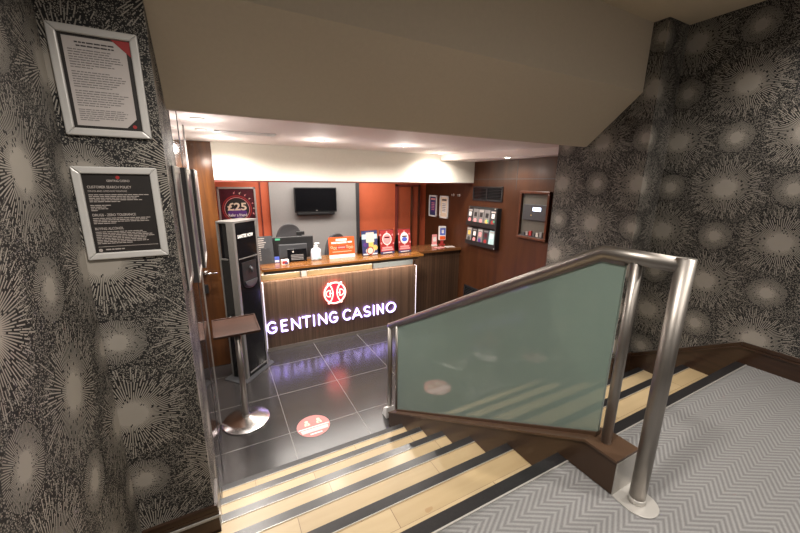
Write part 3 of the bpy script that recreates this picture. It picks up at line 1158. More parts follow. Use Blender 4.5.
r = thing('card_pack', (0.66, 4.70, ZT), 'small blue and white card pack right of the dark leaning board', 'box')
m = MB()
m.box(-0.03, 0.03, -0.012, 0.012, 0, 0.075, blue_print, bev=0.002)
m.build('pack', r, world=False)
MB().box(-0.026, 0.026, -0.0135, -0.012, 0.008, 0.03, white_print).build('pack_label', r, world=False)

r = thing('sweet_box', (0.735, 4.55, ZT), 'tiny red white and blue cube on the worktop before the dark monitor', 'box')
m = MB()
m.box(-0.045, 0.045, -0.035, 0.035, 0, 0.062, white_print, bev=0.004)
m.build('carton', r, world=False)
m = MB()
m.box(-0.036, 0.02, -0.0365, -0.035, 0.012, 0.05, red_print)
m.box(-0.005, 0.034, -0.0375, -0.0365, 0.008, 0.032, navy_print)
m.build('carton_print', r, world=False)

r = thing('notice_stand', (0.915, 4.64, ZT), 'low black landscape notice standing in front of the black monitor', 'sign', rz=-0.05)
m = MB()
m.box(-0.125, 0.125, 0, 0.012, 0, 0.17, gloss_black, bev=0.003)
m.prism([(0.012, 0.0), (0.05, 0.008), (0.012, 0.13)], 0, -0.11, 0.11, black_pl)
m.xf(Matrix.Rotation(-0.1, 4, 'X'))
pn = m.build('panel', r, world=False)
m = MB()
m.disc(-0.05, 0.135, 0.012, 0, poster_ink, 0.001)
for i in range(4):
    m.rect(-0.08, 0.08, 0.085 - i * 0.02, 0.095 - i * 0.02, 0, ink)
m.xf(Matrix.Rotation(-0.1, 4, 'X'))
m.build('grey_text', pn, world=False)

r = thing('sanitiser_bottle', (1.165, 4.64, ZT), 'clear white pump bottle of hand gel beside the orange sign', 'bottle')
prof = [(0, 0), (0.066, 0), (0.07, 0.01), (0.07, 0.13), (0.06, 0.155), (0.03, 0.172), (0.022, 0.176), (0.022, 0.185), (0, 0.185)]
MB().lathe(prof, clear_gel, (0, 0, 0), 28, sy=0.62).build('body', r, world=False)
m = MB()
m.lathe([(0.026, 0.178), (0.026, 0.20), (0.01, 0.204), (0.008, 0.225), (0, 0.225)], white_pl, (0, 0, 0), 20)
m.box(-0.016, 0.05, -0.012, 0.012, 0.22, 0.236, white_pl, bev=0.004)
m.build('pump', r, world=False)
MB().box(-0.058, 0.058, -0.046, -0.0435, 0.02, 0.055, teal_print).build('bottle_label', r, world=False)

r, pn, L = leaning_board('table_sign', 1.535, 4.62, 0.375, 0.295, 0.10, 'wide orange landscape sign with white lettering on the worktop', 'sign', orange_print)
m = MB()
m.rect(-0.085, 0.075, 0.24, 0.27, 0, white_print)
m.rect(-0.15, -0.075, 0.203, 0.228, 0, white_print)
m.rect(-0.065, 0.07, 0.203, 0.228, 0, white_print)
m.rect(0.085, 0.15, 0.207, 0.228, 0, white_print)
m.rect(-0.14, 0.14, 0.085, 0.092, 0, cream_print)
for i in range(9):
    xx = -0.15 + i * 0.0375
    m.ring(xx, 0.145 + 0.010 * math.cos(i * 2.1), 0.012, 0.017, 0, cream_print, 0.001, 16)
m.rect(-0.075, 0.06, 0.125, 0.17, -0.001, red_print)
m.rect(-0.06, 0.045, 0.138, 0.157, -0.002, pink_print)
m.rect(-0.1875, 0.1875, 0.0, 0.048, 0, white_print)
m.xf(L)
m.build('sign_print', pn, world=False)
MB().prism([(0.006, 0.0), (0.12, 0.0), (0.03, 0.2)], 0, -0.10, 0.10, acrylic).build('prop', r, world=False)


def promo(x, y, rz, label, kind, wd=0.27):
    grp = None
    r, pn, L = leaning_board('leaflet_stand', x, y, 0.27, 0.365, 0.12, label, 'stand', black_pl, rz=rz, group=grp)
    m = MB()
    if kind == 'food':
        m.rect(-0.13, 0.13, 0.005, 0.36, 0, navy_print)
        m.rect(-0.13, 0.13, 0.24, 0.31, -0.0012, teal_print)
        m.rect(-0.06, 0.075, 0.19, 0.335, -0.0025, cream_print)
        m.rect(-0.02, 0.06, 0.12, 0.19, -0.0025, yellow_print)
        m.disc(-0.08, 0.16, 0.03, -0.0012, purple_print, 0.001)
        m.disc(0.09, 0.11, 0.04, -0.0012, yellow_print, 0.001)
        m.disc(0.0, 0.07, 0.075, -0.0025, cream_print, 0.001, sz=0.6)
        m.ring(0.0, 0.07, 0.045, 0.06, -0.0038, red_print, 0.001)
        m.rect(-0.12, 0.12, 0.012, 0.03, -0.0012, white_print)
    else:
        m.rect(-0.13, 0.13, 0.005, 0.36, 0, red_print)
        for i in range(12):
            a = i * PI / 6
            rr = 0.105 + 0.018 * (i % 3)
            m.disc(rr * math.cos(a), 0.225 + rr * math.sin(a) * 0.95, 0.015, -0.0012, pink_print if i % 2 else red_print, 0.001, 10)
        m.disc(0, 0.225, 0.088, -0.0014, white_print, 0.001)
        m.disc(0, 0.225, 0.075, -0.0026, pink_print if kind == 'a' else white_print, 0.001)
        m.disc(0, 0.205, 0.055, -0.0038, blue_print if kind == 'b' else pink_print, 0.001, sz=0.6)
        m.rect(-0.05, 0.05, 0.24, 0.262, -0.0042, maroon_print)
        m.rect(-0.095, 0.095, 0.085, 0.11, -0.0012, pink_print)
        m.rect(-0.11, 0.11, 0.055, 0.078, -0.0012, pink_print)
        m.rect(-0.13, 0.13, 0.005, 0.042, -0.0012, navy_print)
        m.rect(-0.09, 0.09, 0.018, 0.028, -0.0026, white_print)
    m.xf(L)
    m.build('printed_face', pn, world=False)
    m = MB()
    L2 = Matrix.Translation((0, 0.20, 0)) @ Matrix.Rotation(0.42, 4, 'X')
    m.box(-0.13, 0.13, 0, 0.005, 0, 0.30, black_pl)
    m.xf(L2)
    m.build('prop', r, world=False)
    r.scale = (wd / 0.27, 1, 1)
    return r


promo(1.955, 4.60, 0.05, 'standing card with a food picture and pale panel, leftmost of three tall cards', 'food', 0.255)
promo(2.225, 4.58, 0.05, 'red standing card with white and pink roundel, middle of three tall cards', 'a', 0.24)
promo(2.515, 4.57, 0.05, 'red standing card with blue-centred roundel at the right end of the worktop', 'b', 0.225)

# staff side: monitor, till display, chairs
ZF = 0.0
r = thing('computer_monitor', (0.87, 4.80, 1.135), 'black monitor seen from behind on the left half of the desk', 'monitor', rz=-0.03)
MB().box(-0.265, 0.30, 0.0, 0.035, 0.015, 0.315, black_pl, bev=0.008).build('casing', r, world=False)
m = MB()
m.box(-0.17, 0.21, -0.03, 0.0, 0.03, 0.22, grey_pl, bev=0.012)
m.build('rear_hump', r, world=False)
MB().box(-0.10, 0.10, 0.0, 0.09, 0.0, 0.016, black_pl, bev=0.004).build('foot', r, world=False)
MB().box(-0.20, -0.14, -0.005, 0.0, 0.275, 0.30, green_print).build('green_sticker', r, world=False)
r = thing('customer_display', (1.03, 4.93, 1.135), 'small black display on a stalk above the monitor top', 'display')
MB().tube([(0, 0, 0), (0, 0, 0.32)], 0.012, black_pl, 10).build('stalk', r, world=False)
MB().box(-0.055, 0.055, -0.02, 0.02, 0.315, 0.365, black_pl, bev=0.006).build('head', r, world=False)


def office_chair(x, y, rz, label, hb):
    r = thing('office_chair', (x, y, 0), label, 'chair', rz=rz)
    m = MB()
    W2 = 0.205
    n = 14
    front, back = [], []
    for i in range(n + 1):
        s = i / n
        a = s * PI
        front.append((-math.copysign(abs(math.cos(a)) ** 0.75, math.cos(a)) * W2 * (1 - 0.12 * math.sin(a)), 0.42 * math.sin(a) ** 0.62))
    pts = [(px, pz) for px, pz in front]
    m.prism([(p_[0], hb - 0.42 + p_[1]) for p_ in pts], 1, -0.025, 0.025, chair_fab, bev=0.012)
    for v in m.bm.verts:
        v.co.y += 0.9 * v.co.x * v.co.x
    m.build('backrest', r, world=False)
    m = MB()
    m.box(-0.24, 0.24, 0.02, 0.42, 0.44, 0.51, chair_fab, bev=0.03, seg=3)
    m.build('seat', r, world=False)
    MB().tube([(0, 0.25, 0.10), (0, 0.25, 0.44)], 0.028, grey_pl, 14).build('gas_column', r, world=False)
    MB().tube([(0, 0.20, 0.46), (0, -0.02, 0.50), (0, -0.035, hb - 0.2)], 0.022, grey_pl, 10).build('back_support', r, world=False)
    for i in range(5):
        a = 2 * PI * i / 5
        lg = MB().tube([(0, 0.25, 0.11), (0.24 * math.cos(a), 0.25 + 0.24 * math.sin(a), 0.07)], [0.026, 0.016], grey_pl, 10).build('base_leg', r, world=False)
        MB().lathe([(0, -0.014), (0.026, -0.014), (0.028, 0), (0.026, 0.014), (0, 0.014)], black_pl, (0.24 * math.cos(a), 0.25 + 0.24 * math.sin(a), 0.028), 14, axis=0).build('castor', lg, world=False)
    return r


office_chair(0.92, 5.14, 0.0, 'dark grey office chair with rounded back behind the monitor', 1.585)
office_chair(1.62, 5.14, 0.35, 'dark office chair half hidden behind the gel bottle and orange sign', 1.41)

r = thing('television', (1.45, YBK - 0.05, 1.90), 'black flat television on the pale grey wall behind the desk', 'television')
MB().box(1.115, 1.795, YBK - 0.13, YBK - 0.09, 1.70, 2.09, black_pl, bev=0.006).build('casing', r)
MB().box(1.13, 1.78, YBK - 0.132, YBK - 0.13, 1.72, 2.075, gloss_black).build('screen', r)
MB().box(1.15, 1.76, YBK - 0.125, YBK - 0.085, 1.655, 1.70, black_pl, bev=0.01).build('speaker_bar', r)
MB().box(1.33, 1.57, YBK - 0.09, YBK - 0.05, 1.78, 2.0, grey_pl).build('wall_bracket', r)
MB().box(1.44, 1.47, YBK - 0.1335, YBK - 0.132, 1.727, 1.733, poster_ink).build('maker_mark', r)

# poster on the orange wall
r = thing('wall_poster', (0.31, YBK, 1.7), 'silver framed maroon £25 poster on the orange wall behind the kiosk', 'poster')
px0, px1, pz0, pz1 = 0.05, 0.57, 1.30, 2.09
yy = YBK
m = MB()
for a in ((px0, px0 + 0.028, pz0, pz1), (px1 - 0.028, px1, pz0, pz1), (px0, px1, pz1 - 0.028, pz1), (px0, px1, pz0, pz0 + 0.028)):
    m.box(a[0], a[1], yy - 0.025, yy, a[2], a[3], alu, bev=0.004)
m.build('frame', r)
pp = MB().box(px0 + 0.02, px1 - 0.02, yy - 0.012, yy, pz0 + 0.02, pz1 - 0.02, maroon_print).build('sheet', r)
m = MB()
yq = yy - 0.0125
cx, cz = 0.30, 1.77
m.ring(cx, cz, 0.185, 0.20, yq, red_print, 0.001)
m.disc(cx, cz, 0.165, yq, poster_black, 0.001)
m.ring(cx, cz, 0.165, 0.172, yq, pink_print, 0.001)
m.disc(cx, cz - 0.06, 0.13, yq - 0.001, purple_print, 0.001, sz=0.55)
for i in range(7):
    a = -0.3 + i * 0.33
    m.prism([(cx + 0.215 * math.cos(a), cz + 0.215 * math.sin(a)), (cx + 0.235 * math.cos(a + 0.06), cz + 0.235 * math.sin(a + 0.06)), (cx + 0.245 * math.cos(a - 0.05), cz + 0.26 * math.sin(a - 0.05))], 1, yq - 0.001, yq, cream_print if i % 2 else pink_print)
m.text('£25', cx, cz + 0.03, 0.15, cream_print, 0.002, yq - 0.002, width=0.26, offset=0.004)
m.text('Refer a friend', cx, cz - 0.09, 0.06, white_print, 0.002, yq - 0.002, width=0.25, offset=0.001)
m.build('poster_print', pp)

kmetal = mat('kiosk_frame_metal', (0.23, 0.22, 0.21), 0.4, metal=0.5, var=0.03)
# ------------------------------------------------------------------ sanitiser kiosk
ku = Vector((0.683, 0.73, 0))
krz = math.atan2(0.73, 0.683)
r = thing('sanitiser_kiosk', (0.14, 3.875, 0), 'tall black and steel hand sanitiser kiosk beside the desk', 'kiosk', rz=krz)
KW, KD, KH = 0.370, 0.20, 1.772
m = MB()
m.prism([(-0.07, -0.05), (KW + 0.05, -0.05), (KW + 0.08, 0.0), (KW + 0.05, KD + 0.05), (-0.07, KD + 0.05), (-0.10, 0.0)], 2, 0.0, 0.012, grey_pl, bev=0.003)
m.build('base_plate', r, world=False)
m = MB()
m.box(0.03, KW - 0.02, 0.006, KD - 0.006, 0.012, KH - 0.02, gloss_black)
m.box(0.004, 0.05, 0.03, KD - 0.014, 0.012, 1.37, gloss_black)
m.build('body', r, world=False)
m = MB()
m.box(0, 0.035, 0, 0.022, 0.012, KH, kmetal)
m.box(-0.003, 0.006, 0, 0.075, 0.012, KH, kmetal)
m.box(KW - 0.022, KW, 0, 0.02, 0.012, KH, kmetal)
m.box(-0.002, 0.016, KD - 0.016, KD, 0.012, KH, kmetal)
m.box(KW - 0.016, KW, KD - 0.016, KD, 0.012, KH, kmetal)
m.build('corner_posts', r, world=False)
m = MB()
m.box(-0.002, KW, 0, KD, KH - 0.018, KH + 0.004, kmetal, bev=0.003)
m.build('top_cap', r, world=False)
m = MB()
m.box(0.055, KW - 0.022, 0.0, 0.012, 0.05, 0.066, kmetal)
m.build('bottom_rail', r, world=False)
m = MB()
m.box(0.05, KW - 0.022, 0.0, 0.012, 1.37, 1.38, kmetal)
m.box(0.0, 0.012, 0.10, KD - 0.016, 1.37, 1.385, kmetal)
m.build('middle_rail', r, world=False)
m = MB()
m.text('SANITISE NOW', 0.185, 1.61, 0.05, white_print, 0.0015, 0.006, width=0.235, offset=0.001)
m.build('white_lettering', r, world=False)
m = MB()
# arched dispenser recess with nozzle
arch = [(0.085, 1.33), (0.085, 1.10)] + [(0.195 - 0.11 * math.cos(a), 1.10 - 0.07 * math.sin(a)) for a in [PI * i / 12 for i in range(1, 12)]] + [(0.305, 1.10), (0.305, 1.33)]
m.prism(arch, 1, -0.002, 0.006, black_pl)
low = [(0.195 - 0.10 * math.cos(a), 1.12 - 0.065 * math.sin(a)) for a in [PI * i / 12 for i in range(13)]]
m.prism(low, 1, -0.018, -0.002, grey_pl, bev=0.003)
m.build('dispenser_recess', r, world=False)
MB().tube([(0.195, -0.004, 1.27), (0.195, -0.03, 1.25), (0.195, -0.032, 1.21)], 0.014, grey_pl, 12).build('nozzle', r, world=False)

# ------------------------------------------------------------------ tray stand
r = thing('tray_stand', (0.067, 3.15, 0), 'brown tray on a steel pole with round steel base beside the glossy wall', 'stand')
MB().lathe([(0, 0), (0.205, 0), (0.207, 0.008), (0.20, 0.014), (0.12, 0.028), (0.05, 0.042), (0.028, 0.05), (0, 0.05)], steel_spun, (0.067, 3.15, 0), 64).build('base_disc', r)
MB().tube([(0.067, 3.15, 0.045), (0.067, 3.19, 0.90)], 0.026, steel, 24).build('pole', r)
MB().lathe([(0.03, 0.0), (0.034, 0.002), (0.034, 0.016), (0.028, 0.02)], steel, (0.067, 3.152, 0.046), 24).build('collar', r)
m = MB()
m.box(-0.185, 0.185, -0.19, 0.19, 0, 0.014, tray_wood, bev=0.003)
for a in ((-0.185, 0.185, -0.19, -0.178), (-0.185, 0.185, 0.178, 0.19), (-0.185, -0.173, -0.19, 0.19), (0.173, 0.185, -0.19, 0.19)):
    m.box(a[0], a[1], a[2], a[3], 0.0, 0.022, tray_wood, bev=0.002)
m.xf(Matrix.Translation((0.062, 3.26, 0.895)) @ Matrix.Rotation(0.03, 4, 'Z') @ Matrix.Rotation(0.06, 4, 'X'))
m.build('tray', r)

# round floor sticker
r = thing('floor_sticker', (0.603, 2.79, 0), 'round pink floor sticker with two figures on the dark tiles', 'sticker')
m = MB()
n = 56
m.prism([(0.603 + 0.148 * math.cos(2 * PI * i / n), 2.79 + 0.148 * math.sin(2 * PI * i / n)) for i in range(n)], 2, 0.0002, 0.0014, decal_pink)
st = m.build('disc', r)
m = MB()
for dx in (-0.05, 0.06):
    hx, hy = 0.603 + dx, 2.835
    nn = 16
    pts = [(hx + 0.016 * math.cos(2 * PI * i / nn), hy + 0.028 + 0.016 * math.sin(2 * PI * i / nn)) for i in range(nn)]
    m.prism(pts, 2, 0.0014, 0.0022, cream_print)
    m.prism([(hx - 0.026, hy - 0.026), (hx + 0.026, hy - 0.026), (hx + 0.02, hy + 0.008), (hx - 0.02, hy + 0.008)], 2, 0.0014, 0.0022, cream_print)
    pts = [(hx + 0.008 * math.cos(2 * PI * i / nn), hy - 0.012 + 0.008 * math.sin(2 * PI * i / nn)) for i in range(nn)]
    m.prism(pts, 2, 0.0022, 0.0028, decal_pink)
m.prism([(0.465, 2.768), (0.741, 2.768), (0.741, 2.779), (0.465, 2.779)], 2, 0.0014, 0.0022, white_print)
m.prism([(0.487, 2.712), (0.719, 2.712), (0.727, 2.758), (0.479, 2.758)], 2, 0.0014, 0.0022, decal_pale)
m.prism([(0.55, 2.676), (0.656, 2.676), (0.656, 2.69), (0.55, 2.69)], 2, 0.0014, 0.0022, white_print)
m.build('sticker_print', st)


# ------------------------------------------------------------------ snap frames on the wallpapered pier
def snap_frame(root, x0, x1, z0, z1, y, fw=0.024, m=frame_silver):
    f = MB()
    for (a, b_, c, d) in ((x0, x1, z1 - fw, z1), (x0, x1, z0, z0 + fw)):
        f.prism([(a, c if c == z0 else d), (b_, c if c == z0 else d), (b_ - fw, d if c == z0 else c), (a + fw, d if c == z0 else c)], 1, y - 0.013, y, m, bev=0.004)
    for (a, b_) in ((x0, x0 + fw), (x1, x1 - fw)):
        f.prism([(a, z0), (a, z1), (b_, z1 - fw), (b_, z0 + fw)], 1, y - 0.013, y, m, bev=0.004)
    return f.build('snap_frame', root)


def para(mb, x0, x1, z, n, lh, y, m, last=0.5, h=None, rag=0.04):
    for i in range(n):
        xe = x1 - random.uniform(0, rag)
        if i == n - 1:
            xe = x0 + (x1 - x0) * last
        # words in the line
        x = x0
        while x < xe - 0.004:
            wl = random.uniform(0.006, 0.018)
            e_ = min(xe, x + wl)
            mb.rect(x, e_, z - i * lh - (h or lh * 0.5), z - i * lh, y, m, 0.0004)
            x = e_ + 0.0022


r = thing('framed_notice', (-0.293, YP, 2.45), 'upper silver framed notice, white printed page with a red corner', 'frame')
x0, x1, z0, z1 = -0.411, -0.176, 2.318, 2.653
snap_frame(r, x0, x1, z0, z1, YP)
bk = MB().box(x0 + 0.02, x1 - 0.02, YP - 0.004, YP - 0.0005, z0 + 0.02, z1 - 0.02, poster_black).build('backing', r)
m = MB()
px0, px1, pz0, pz1 = x0 + 0.034, x1 - 0.037, z0 + 0.033, z1 - 0.032
m.prism([(px0, pz0), (px1 - 0.03, pz0), (px1, pz0 + 0.03), (px1, pz1), (px0, pz1)], 1, YP - 0.0052, YP - 0.004, paper)
pg = m.build('page', r)
m = MB()
yq = YP - 0.0054
para(m, px0 + 0.030, px1 - 0.030, pz1 - 0.013, 1, 0.008, yq, ink_dark, 1.0, 0.0042)
para(m, px0 + 0.033, px1 - 0.033, pz1 - 0.023, 1, 0.008, yq, ink_dark, 1.0, 0.0042)
para(m, px0 + 0.01, px1 - 0.012, pz1 - 0.036, 8, 0.0075, yq, ink, 0.4, 0.0028)
para(m, px0 + 0.01, px1 - 0.012, pz1 - 0.102, 7, 0.0075, yq, ink, 0.7, 0.0028)
para(m, px0 + 0.01, px1 - 0.012, pz1 - 0.160, 7, 0.0075, yq, ink, 0.6, 0.0028)
para(m, px0 + 0.01, px1 - 0.012, pz1 - 0.218, 6, 0.0065, yq, ink, 0.35, 0.0026)
m.build('page_text', pg)
m = MB()
m.prism([(x1 - 0.075, z1 - 0.026), (x1 - 0.022, z1 - 0.026), (x1 - 0.022, z1 - 0.075)], 1, YP - 0.006, YP - 0.0052, red_print)
m.build('red_corner', r)
MB().disc(x1 - 0.045, z0 + 0.038, 0.006, YP - 0.004, red_print, 0.001, 12).build('red_logo', r)

r = thing('framed_notice', (-0.293, YP, 2.06), 'lower silver framed black search policy notice on the wallpapered pier', 'frame')
x0, x1, z0, z1 = -0.420, -0.176, 1.889, 2.217
snap_frame(r, x0, x1, z0, z1, YP)
bk = MB().box(x0 + 0.02, x1 - 0.02, YP - 0.004, YP - 0.0005, z0 + 0.02, z1 - 0.02, poster_black).build('poster', r)
m = MB()
yq = YP - 0.0042
cx = (x0 + x1) / 2 + 0.002
m.disc(cx, z1 - 0.036, 0.006, yq, red_print, 0.0005, 14)
m.text('GENTING CASINO', cx, z1 - 0.048, 0.0105, poster_ink, 0.0004, yq, width=0.066, offset=0.0002)
lx0, lx1 = x0 + 0.034, x1 - 0.03
m.text('CUSTOMER SEARCH POLICY', lx0, z1 - 0.070, 0.0125, poster_ink, 0.0004, yq, 'LEFT', width=0.125, offset=0.0002)
m.text('DRUGS AND OFFENSIVE WEAPONS', lx0, z1 - 0.084, 0.0085, poster_ink, 0.0004, yq, 'LEFT', width=0.110)
para(m, lx0, lx1, z1 - 0.095, 5, 0.006, yq, poster_ink, 0.5, 0.0026)
para(m, lx0, lx0 + 0.07, z1 - 0.132, 4, 0.006, yq, poster_ink, 0.25, 0.0026)
m.text('DRUGS - ZERO TOLERANCE', lx0, z1 - 0.168, 0.0125, poster_ink, 0.0004, yq, 'LEFT', width=0.125, offset=0.0002)
para(m, lx0, lx1, z1 - 0.178, 4, 0.006, yq, poster_ink, 0.35, 0.0026)
m.text('BUYING ALCOHOL', lx0, z1 - 0.217, 0.0125, poster_ink, 0.0004, yq, 'LEFT', width=0.082, offset=0.0002)
para(m, lx0, lx1, z1 - 0.227, 8, 0.006, yq, poster_ink, 0.6, 0.0026)
m.rect(lx0, lx1, z1 - 0.283, z1 - 0.2815, yq, poster_ink, 0.0004)
m.disc(lx0 + 0.005, z1 - 0.295, 0.006, yq, poster_ink, 0.0004, 12)
para(m, lx0 + 0.02, lx0 + 0.08, z1 - 0.291, 1, 0.006, yq, poster_ink, 1.0, 0.004)
m.build('poster_text', bk)


# ------------------------------------------------------------------ three poster cases on the glossy wall
def poster_case(ya, yb, front, z0, z1, label, pm):
    w = yb - ya
    r = thing('poster_case', (XM, (ya + yb) / 2, 0), label, 'frame', 'poster cases on the glossy wall', rz=PI / 2)
    # local x -> +y, local y -> -x (into the wall)
    f = MB()
    fw = 0.028
    for a in ((-w / 2, w / 2, z1 - fw, z1), (-w / 2, w / 2, z0, z0 + fw), (-w / 2, -w / 2 + fw, z0 + fw, z1 - fw), (w / 2 - fw, w / 2, z0 + fw, z1 - fw)):
        f.box(a[0], a[1], -front, -front + 0.007, a[2], a[3], alu, bev=0.002)
    f.build('case_frame', r, world=False)
    MB().box(-w / 2 + 0.002, w / 2 - 0.002, -front + 0.007, -0.002, z0 + 0.002, z1 - 0.002, darkedge).build('case_body', r, world=False)
    MB().box(-w / 2 + fw, w / 2 - fw, -front + 0.004, -front + 0.007, z0 + fw, z1 - fw, pm).build('poster', r, world=False)
    return r


lil = mat('lilac_grey_poster', (0.15, 0.12, 0.135), 0.3, var=0.05, scale=5, spec=0.15)
pur = mat('violet_poster', (0.09, 0.06, 0.09), 0.3, var=0.08, scale=5, spec=0.15)
poster_case(1.79, 2.10, 0.012, 1.68, 2.235, 'pale poster case on the glossy wall, nearest the wallpapered pier', lil)
poster_case(2.16, 2.56, 0.036, 1.62, 2.24, 'dark poster case on the glossy wall between the other two cases', pur)
poster_case(2.62, 3.12, 0.056, 1.60, 2.245, 'poster case on the glossy wall, nearest the amber wood door', lil)

# ------------------------------------------------------------------ things on the mahogany wall (local x runs towards the camera)
RZ = -PI / 2


def wall_thing(name, y, z, label, cat, group=None):
    return thing(name, (XWD, y, z), label, cat, group, rz=RZ)


for (yc, zc, lab, pm, inner) in ((5.475, 1.765, 'white framed small dark notice on the mahogany wall, nearest the orange door', navy_print, purple_print),
                                 (5.12, 1.765, 'white framed small pale certificate on the mahogany wall above the side counter', cream_print, white_print)):
    r = wall_thing('framed_certificate', yc, zc, lab, 'frame')
    m = MB()
    w2, h2, fw = 0.128, 0.195, 0.026
    for a in ((-w2, w2, h2 - fw, h2), (-w2, w2, -h2, -h2 + fw), (-w2, -w2 + fw, -h2, h2), (w2 - fw, w2, -h2, h2)):
        m.box(a[0], a[1], -0.02, 0, a[2], a[3], white_pl, bev=0.003)
    m.build('frame', r, world=False)
    pn = MB().box(-w2 + 0.02, w2 - 0.02, -0.008, 0, -h2 + 0.02, h2 - 0.02, pm).build('sheet', r, world=False)
    m = MB()
    m.rect(-0.07, 0.07, 0.11, 0.14, -0.008, ink_dark if inner is white_print else pink_print)
    m.rect(-0.06, 0.06, -0.10, 0.08, -0.008, inner)
    for i in range(5):
        m.rect(-0.05, 0.05, 0.05 - i * 0.03, 0.062 - i * 0.03, -0.0095, ink if inner is white_print else pink_print)
    m.build('sheet_print', pn, world=False)

for yc, lab in ((4.86, 'small pale wall hook, left one of the pair beside the louvred vent'), (4.70, 'small pale wall hook, right one of the pair beside the louvred vent')):
    r = wall_thing('wall_hook', yc, 1.985, lab, 'hook', 'wall hooks on the mahogany wall')
    MB().lathe([(0, 0), (0.02, 0), (0.022, 0.006), (0, 0.008)], white_pl, (0, 0, 0), 16, axis=1).build('hook_plate', r, world=False)
    MB().tube([(0, -0.006, 0.0), (0, -0.035, -0.01), (0, -0.045, 0.015)], 0.008, alu_bright, 8).build('hook_arm', r, world=False)


def louvre(y, z, w, h, n, label, mull=True):
    r = wall_thing('air_vent', y, z, label, 'vent')
    m = MB()
    fw = 0.022
    for a in ((-w / 2, w / 2, h / 2 - fw, h / 2), (-w / 2, w / 2, -h / 2, -h / 2 + fw), (-w / 2, -w / 2 + fw, -h / 2, h / 2), (w / 2 - fw, w / 2, -h / 2, h / 2)):
        m.box(a[0], a[1], -0.018, 0, a[2], a[3], black_pl, bev=0.003)
    if mull:
        m.box(-0.012, 0.012, -0.018, 0, -h / 2, h / 2, black_pl)
    m.build('vent_frame', r, world=False)
    m = MB()
    m.box(-w / 2 + fw, w / 2 - fw, -0.003, 0, -h / 2 + fw, h / 2 - fw, gloss_black)
    for i in range(n):
        zz = -h / 2 + fw + (h - 2 * fw) * (i + 0.5) / n
        m.box(-w / 2 + fw, w / 2 - fw, -0.016, -0.002, zz - 0.003, zz + 0.003, black_pl, rot=Matrix.Rotation(0.5, 3, 'X'))
    m.build('vent_slats', r, world=False)
    return r


louvre(4.03, 2.03, 0.64, 0.215, 8, 'black double louvred vent high on the mahogany wall')
louvre(4.24, 0.40, 0.40, 0.26, 8, 'black low vent near the foot of the mahogany wall', False)

# leaflet rack
r = wall_thing('leaflet_rack', 4.06, 1.54, 'black wall rack with two rows of leaflets beneath the louvred vent', 'rack')
RWW, RHH = 0.70, 0.59
m = MB()
m.box(-RWW / 2, RWW / 2, -0.012, 0, -RHH / 2, RHH / 2, black_pl, bev=0.003)
m.build('back_board', r, world=False)
for zz in (0.02, -RHH / 2 + 0.02):
    m = MB()
    m.box(-RWW / 2 + 0.01, RWW / 2 - 0.03, -0.075, -0.012, zz - 0.022, zz - 0.012, black_pl)
    m.box(-RWW / 2 + 0.01, RWW / 2 - 0.03, -0.079, -0.075, zz - 0.022, zz + 0.045, black_pl)
    m.build('shelf', r, world=False)
m = MB()
m.box(RWW / 2 - 0.028, RWW / 2, -0.085, -0.012, -RHH / 2, RHH / 2, black_pl, bev=0.003)
m.build('side_panel', r, world=False)
m = MB()
m.box(-RWW / 2, RWW / 2 - 0.03, -0.03, -0.012, RHH / 2 - 0.025, RHH / 2 - 0.012, acrylic)
m.build('top_rail', r, world=False)
for (zz, xq) in ((RHH / 2 - 0.012, RWW / 2 - 0.04), (-RHH / 2 + 0.012, RWW / 2 - 0.014)):
    MB().lathe([(0, 0), (0.009, 0), (0.009, 0.004), (0, 0.005)], alu_bright, (xq, -0.086, zz), 12, axis=1).build('screw_cap', r, world=False)
rowdefs = [
    [('grey leaflet with white figure', grey_pl, white_print, pink_print), ('dark card leaflet', ink, black_pl, pink_print), ('grey leaflet with pink foot', ink, black_pl, pink_print), ('yellow and green leaflet', ink, black_pl, yellow_print), ('grey leaflet with red and green picture', grey_pl, white_print, red_print)],
    [('orange topped leaflet', ink, yellow_print, ink_dark), ('black and white leaflet', black_pl, white_print, pink_print), ('pink and lilac leaflet', ink, pink_print, purple_print), ('maroon leaflet', grey_pl, maroon_print, red_print), ('pale teal booklet with white edge', teal_print, white_print, teal_print)]]
ordw = ['leftmost', 'second from the left', 'middle', 'second from the right', 'rightmost']
for ri, (row, zb) in enumerate(zip(rowdefs, (0.010, -RHH / 2 + 0.010))):
    for ci, (nm, base, c1, c2) in enumerate(row):
        xq = -RWW / 2 + 0.075 + ci * 0.128
        # world position: local x -> -y
        lab = nm + ', ' + ordw[ci] + ' in the ' + ('top' if ri == 0 else 'bottom') + ' row of the rack'
        t_ = wall_thing('leaflet', 4.06 - xq, 1.54 + zb, lab, 'leaflet', 'leaflets in the wall rack')
        tl = Matrix.Rotation(-0.09, 4, 'X')
        hh = 0.25
        m = MB()
        m.box(-0.058, 0.058, -0.066, -0.056, 0, hh, base)
        m.xf(Matrix.Translation((0, -0.0, 0)) @ Matrix.Translation((0, -0.06, 0)) @ tl @ Matrix.Translation((0, 0.06, 0)))
        cv = m.build('cover', t_, world=False)
        m = MB()
        m.rect(-0.045, 0.045, hh - 0.035, hh - 0.015, -0.066, poster_ink if ci % 2 == 0 else ink)
        m.rect(-0.03, 0.03, hh - 0.115, hh - 0.05, -0.066, c1)
        m.disc(0.0, 0.075, 0.032, -0.066, c2, 0.0012, 14)
        m.rect(-0.05, 0.05, 0.02, 0.034, -0.066, white_print if ci % 2 else pink_print)
        if ri == 0 and ci in (3, 4):
            m.disc(0.028, 0.09, 0.018, -0.0675, green_print, 0.001, 10)
        m.xf(Matrix.Translation((0, -0.06, 0)) @ tl @ Matrix.Translation((0, 0.06, 0)))
        m.build('cover_print', cv, world=False)

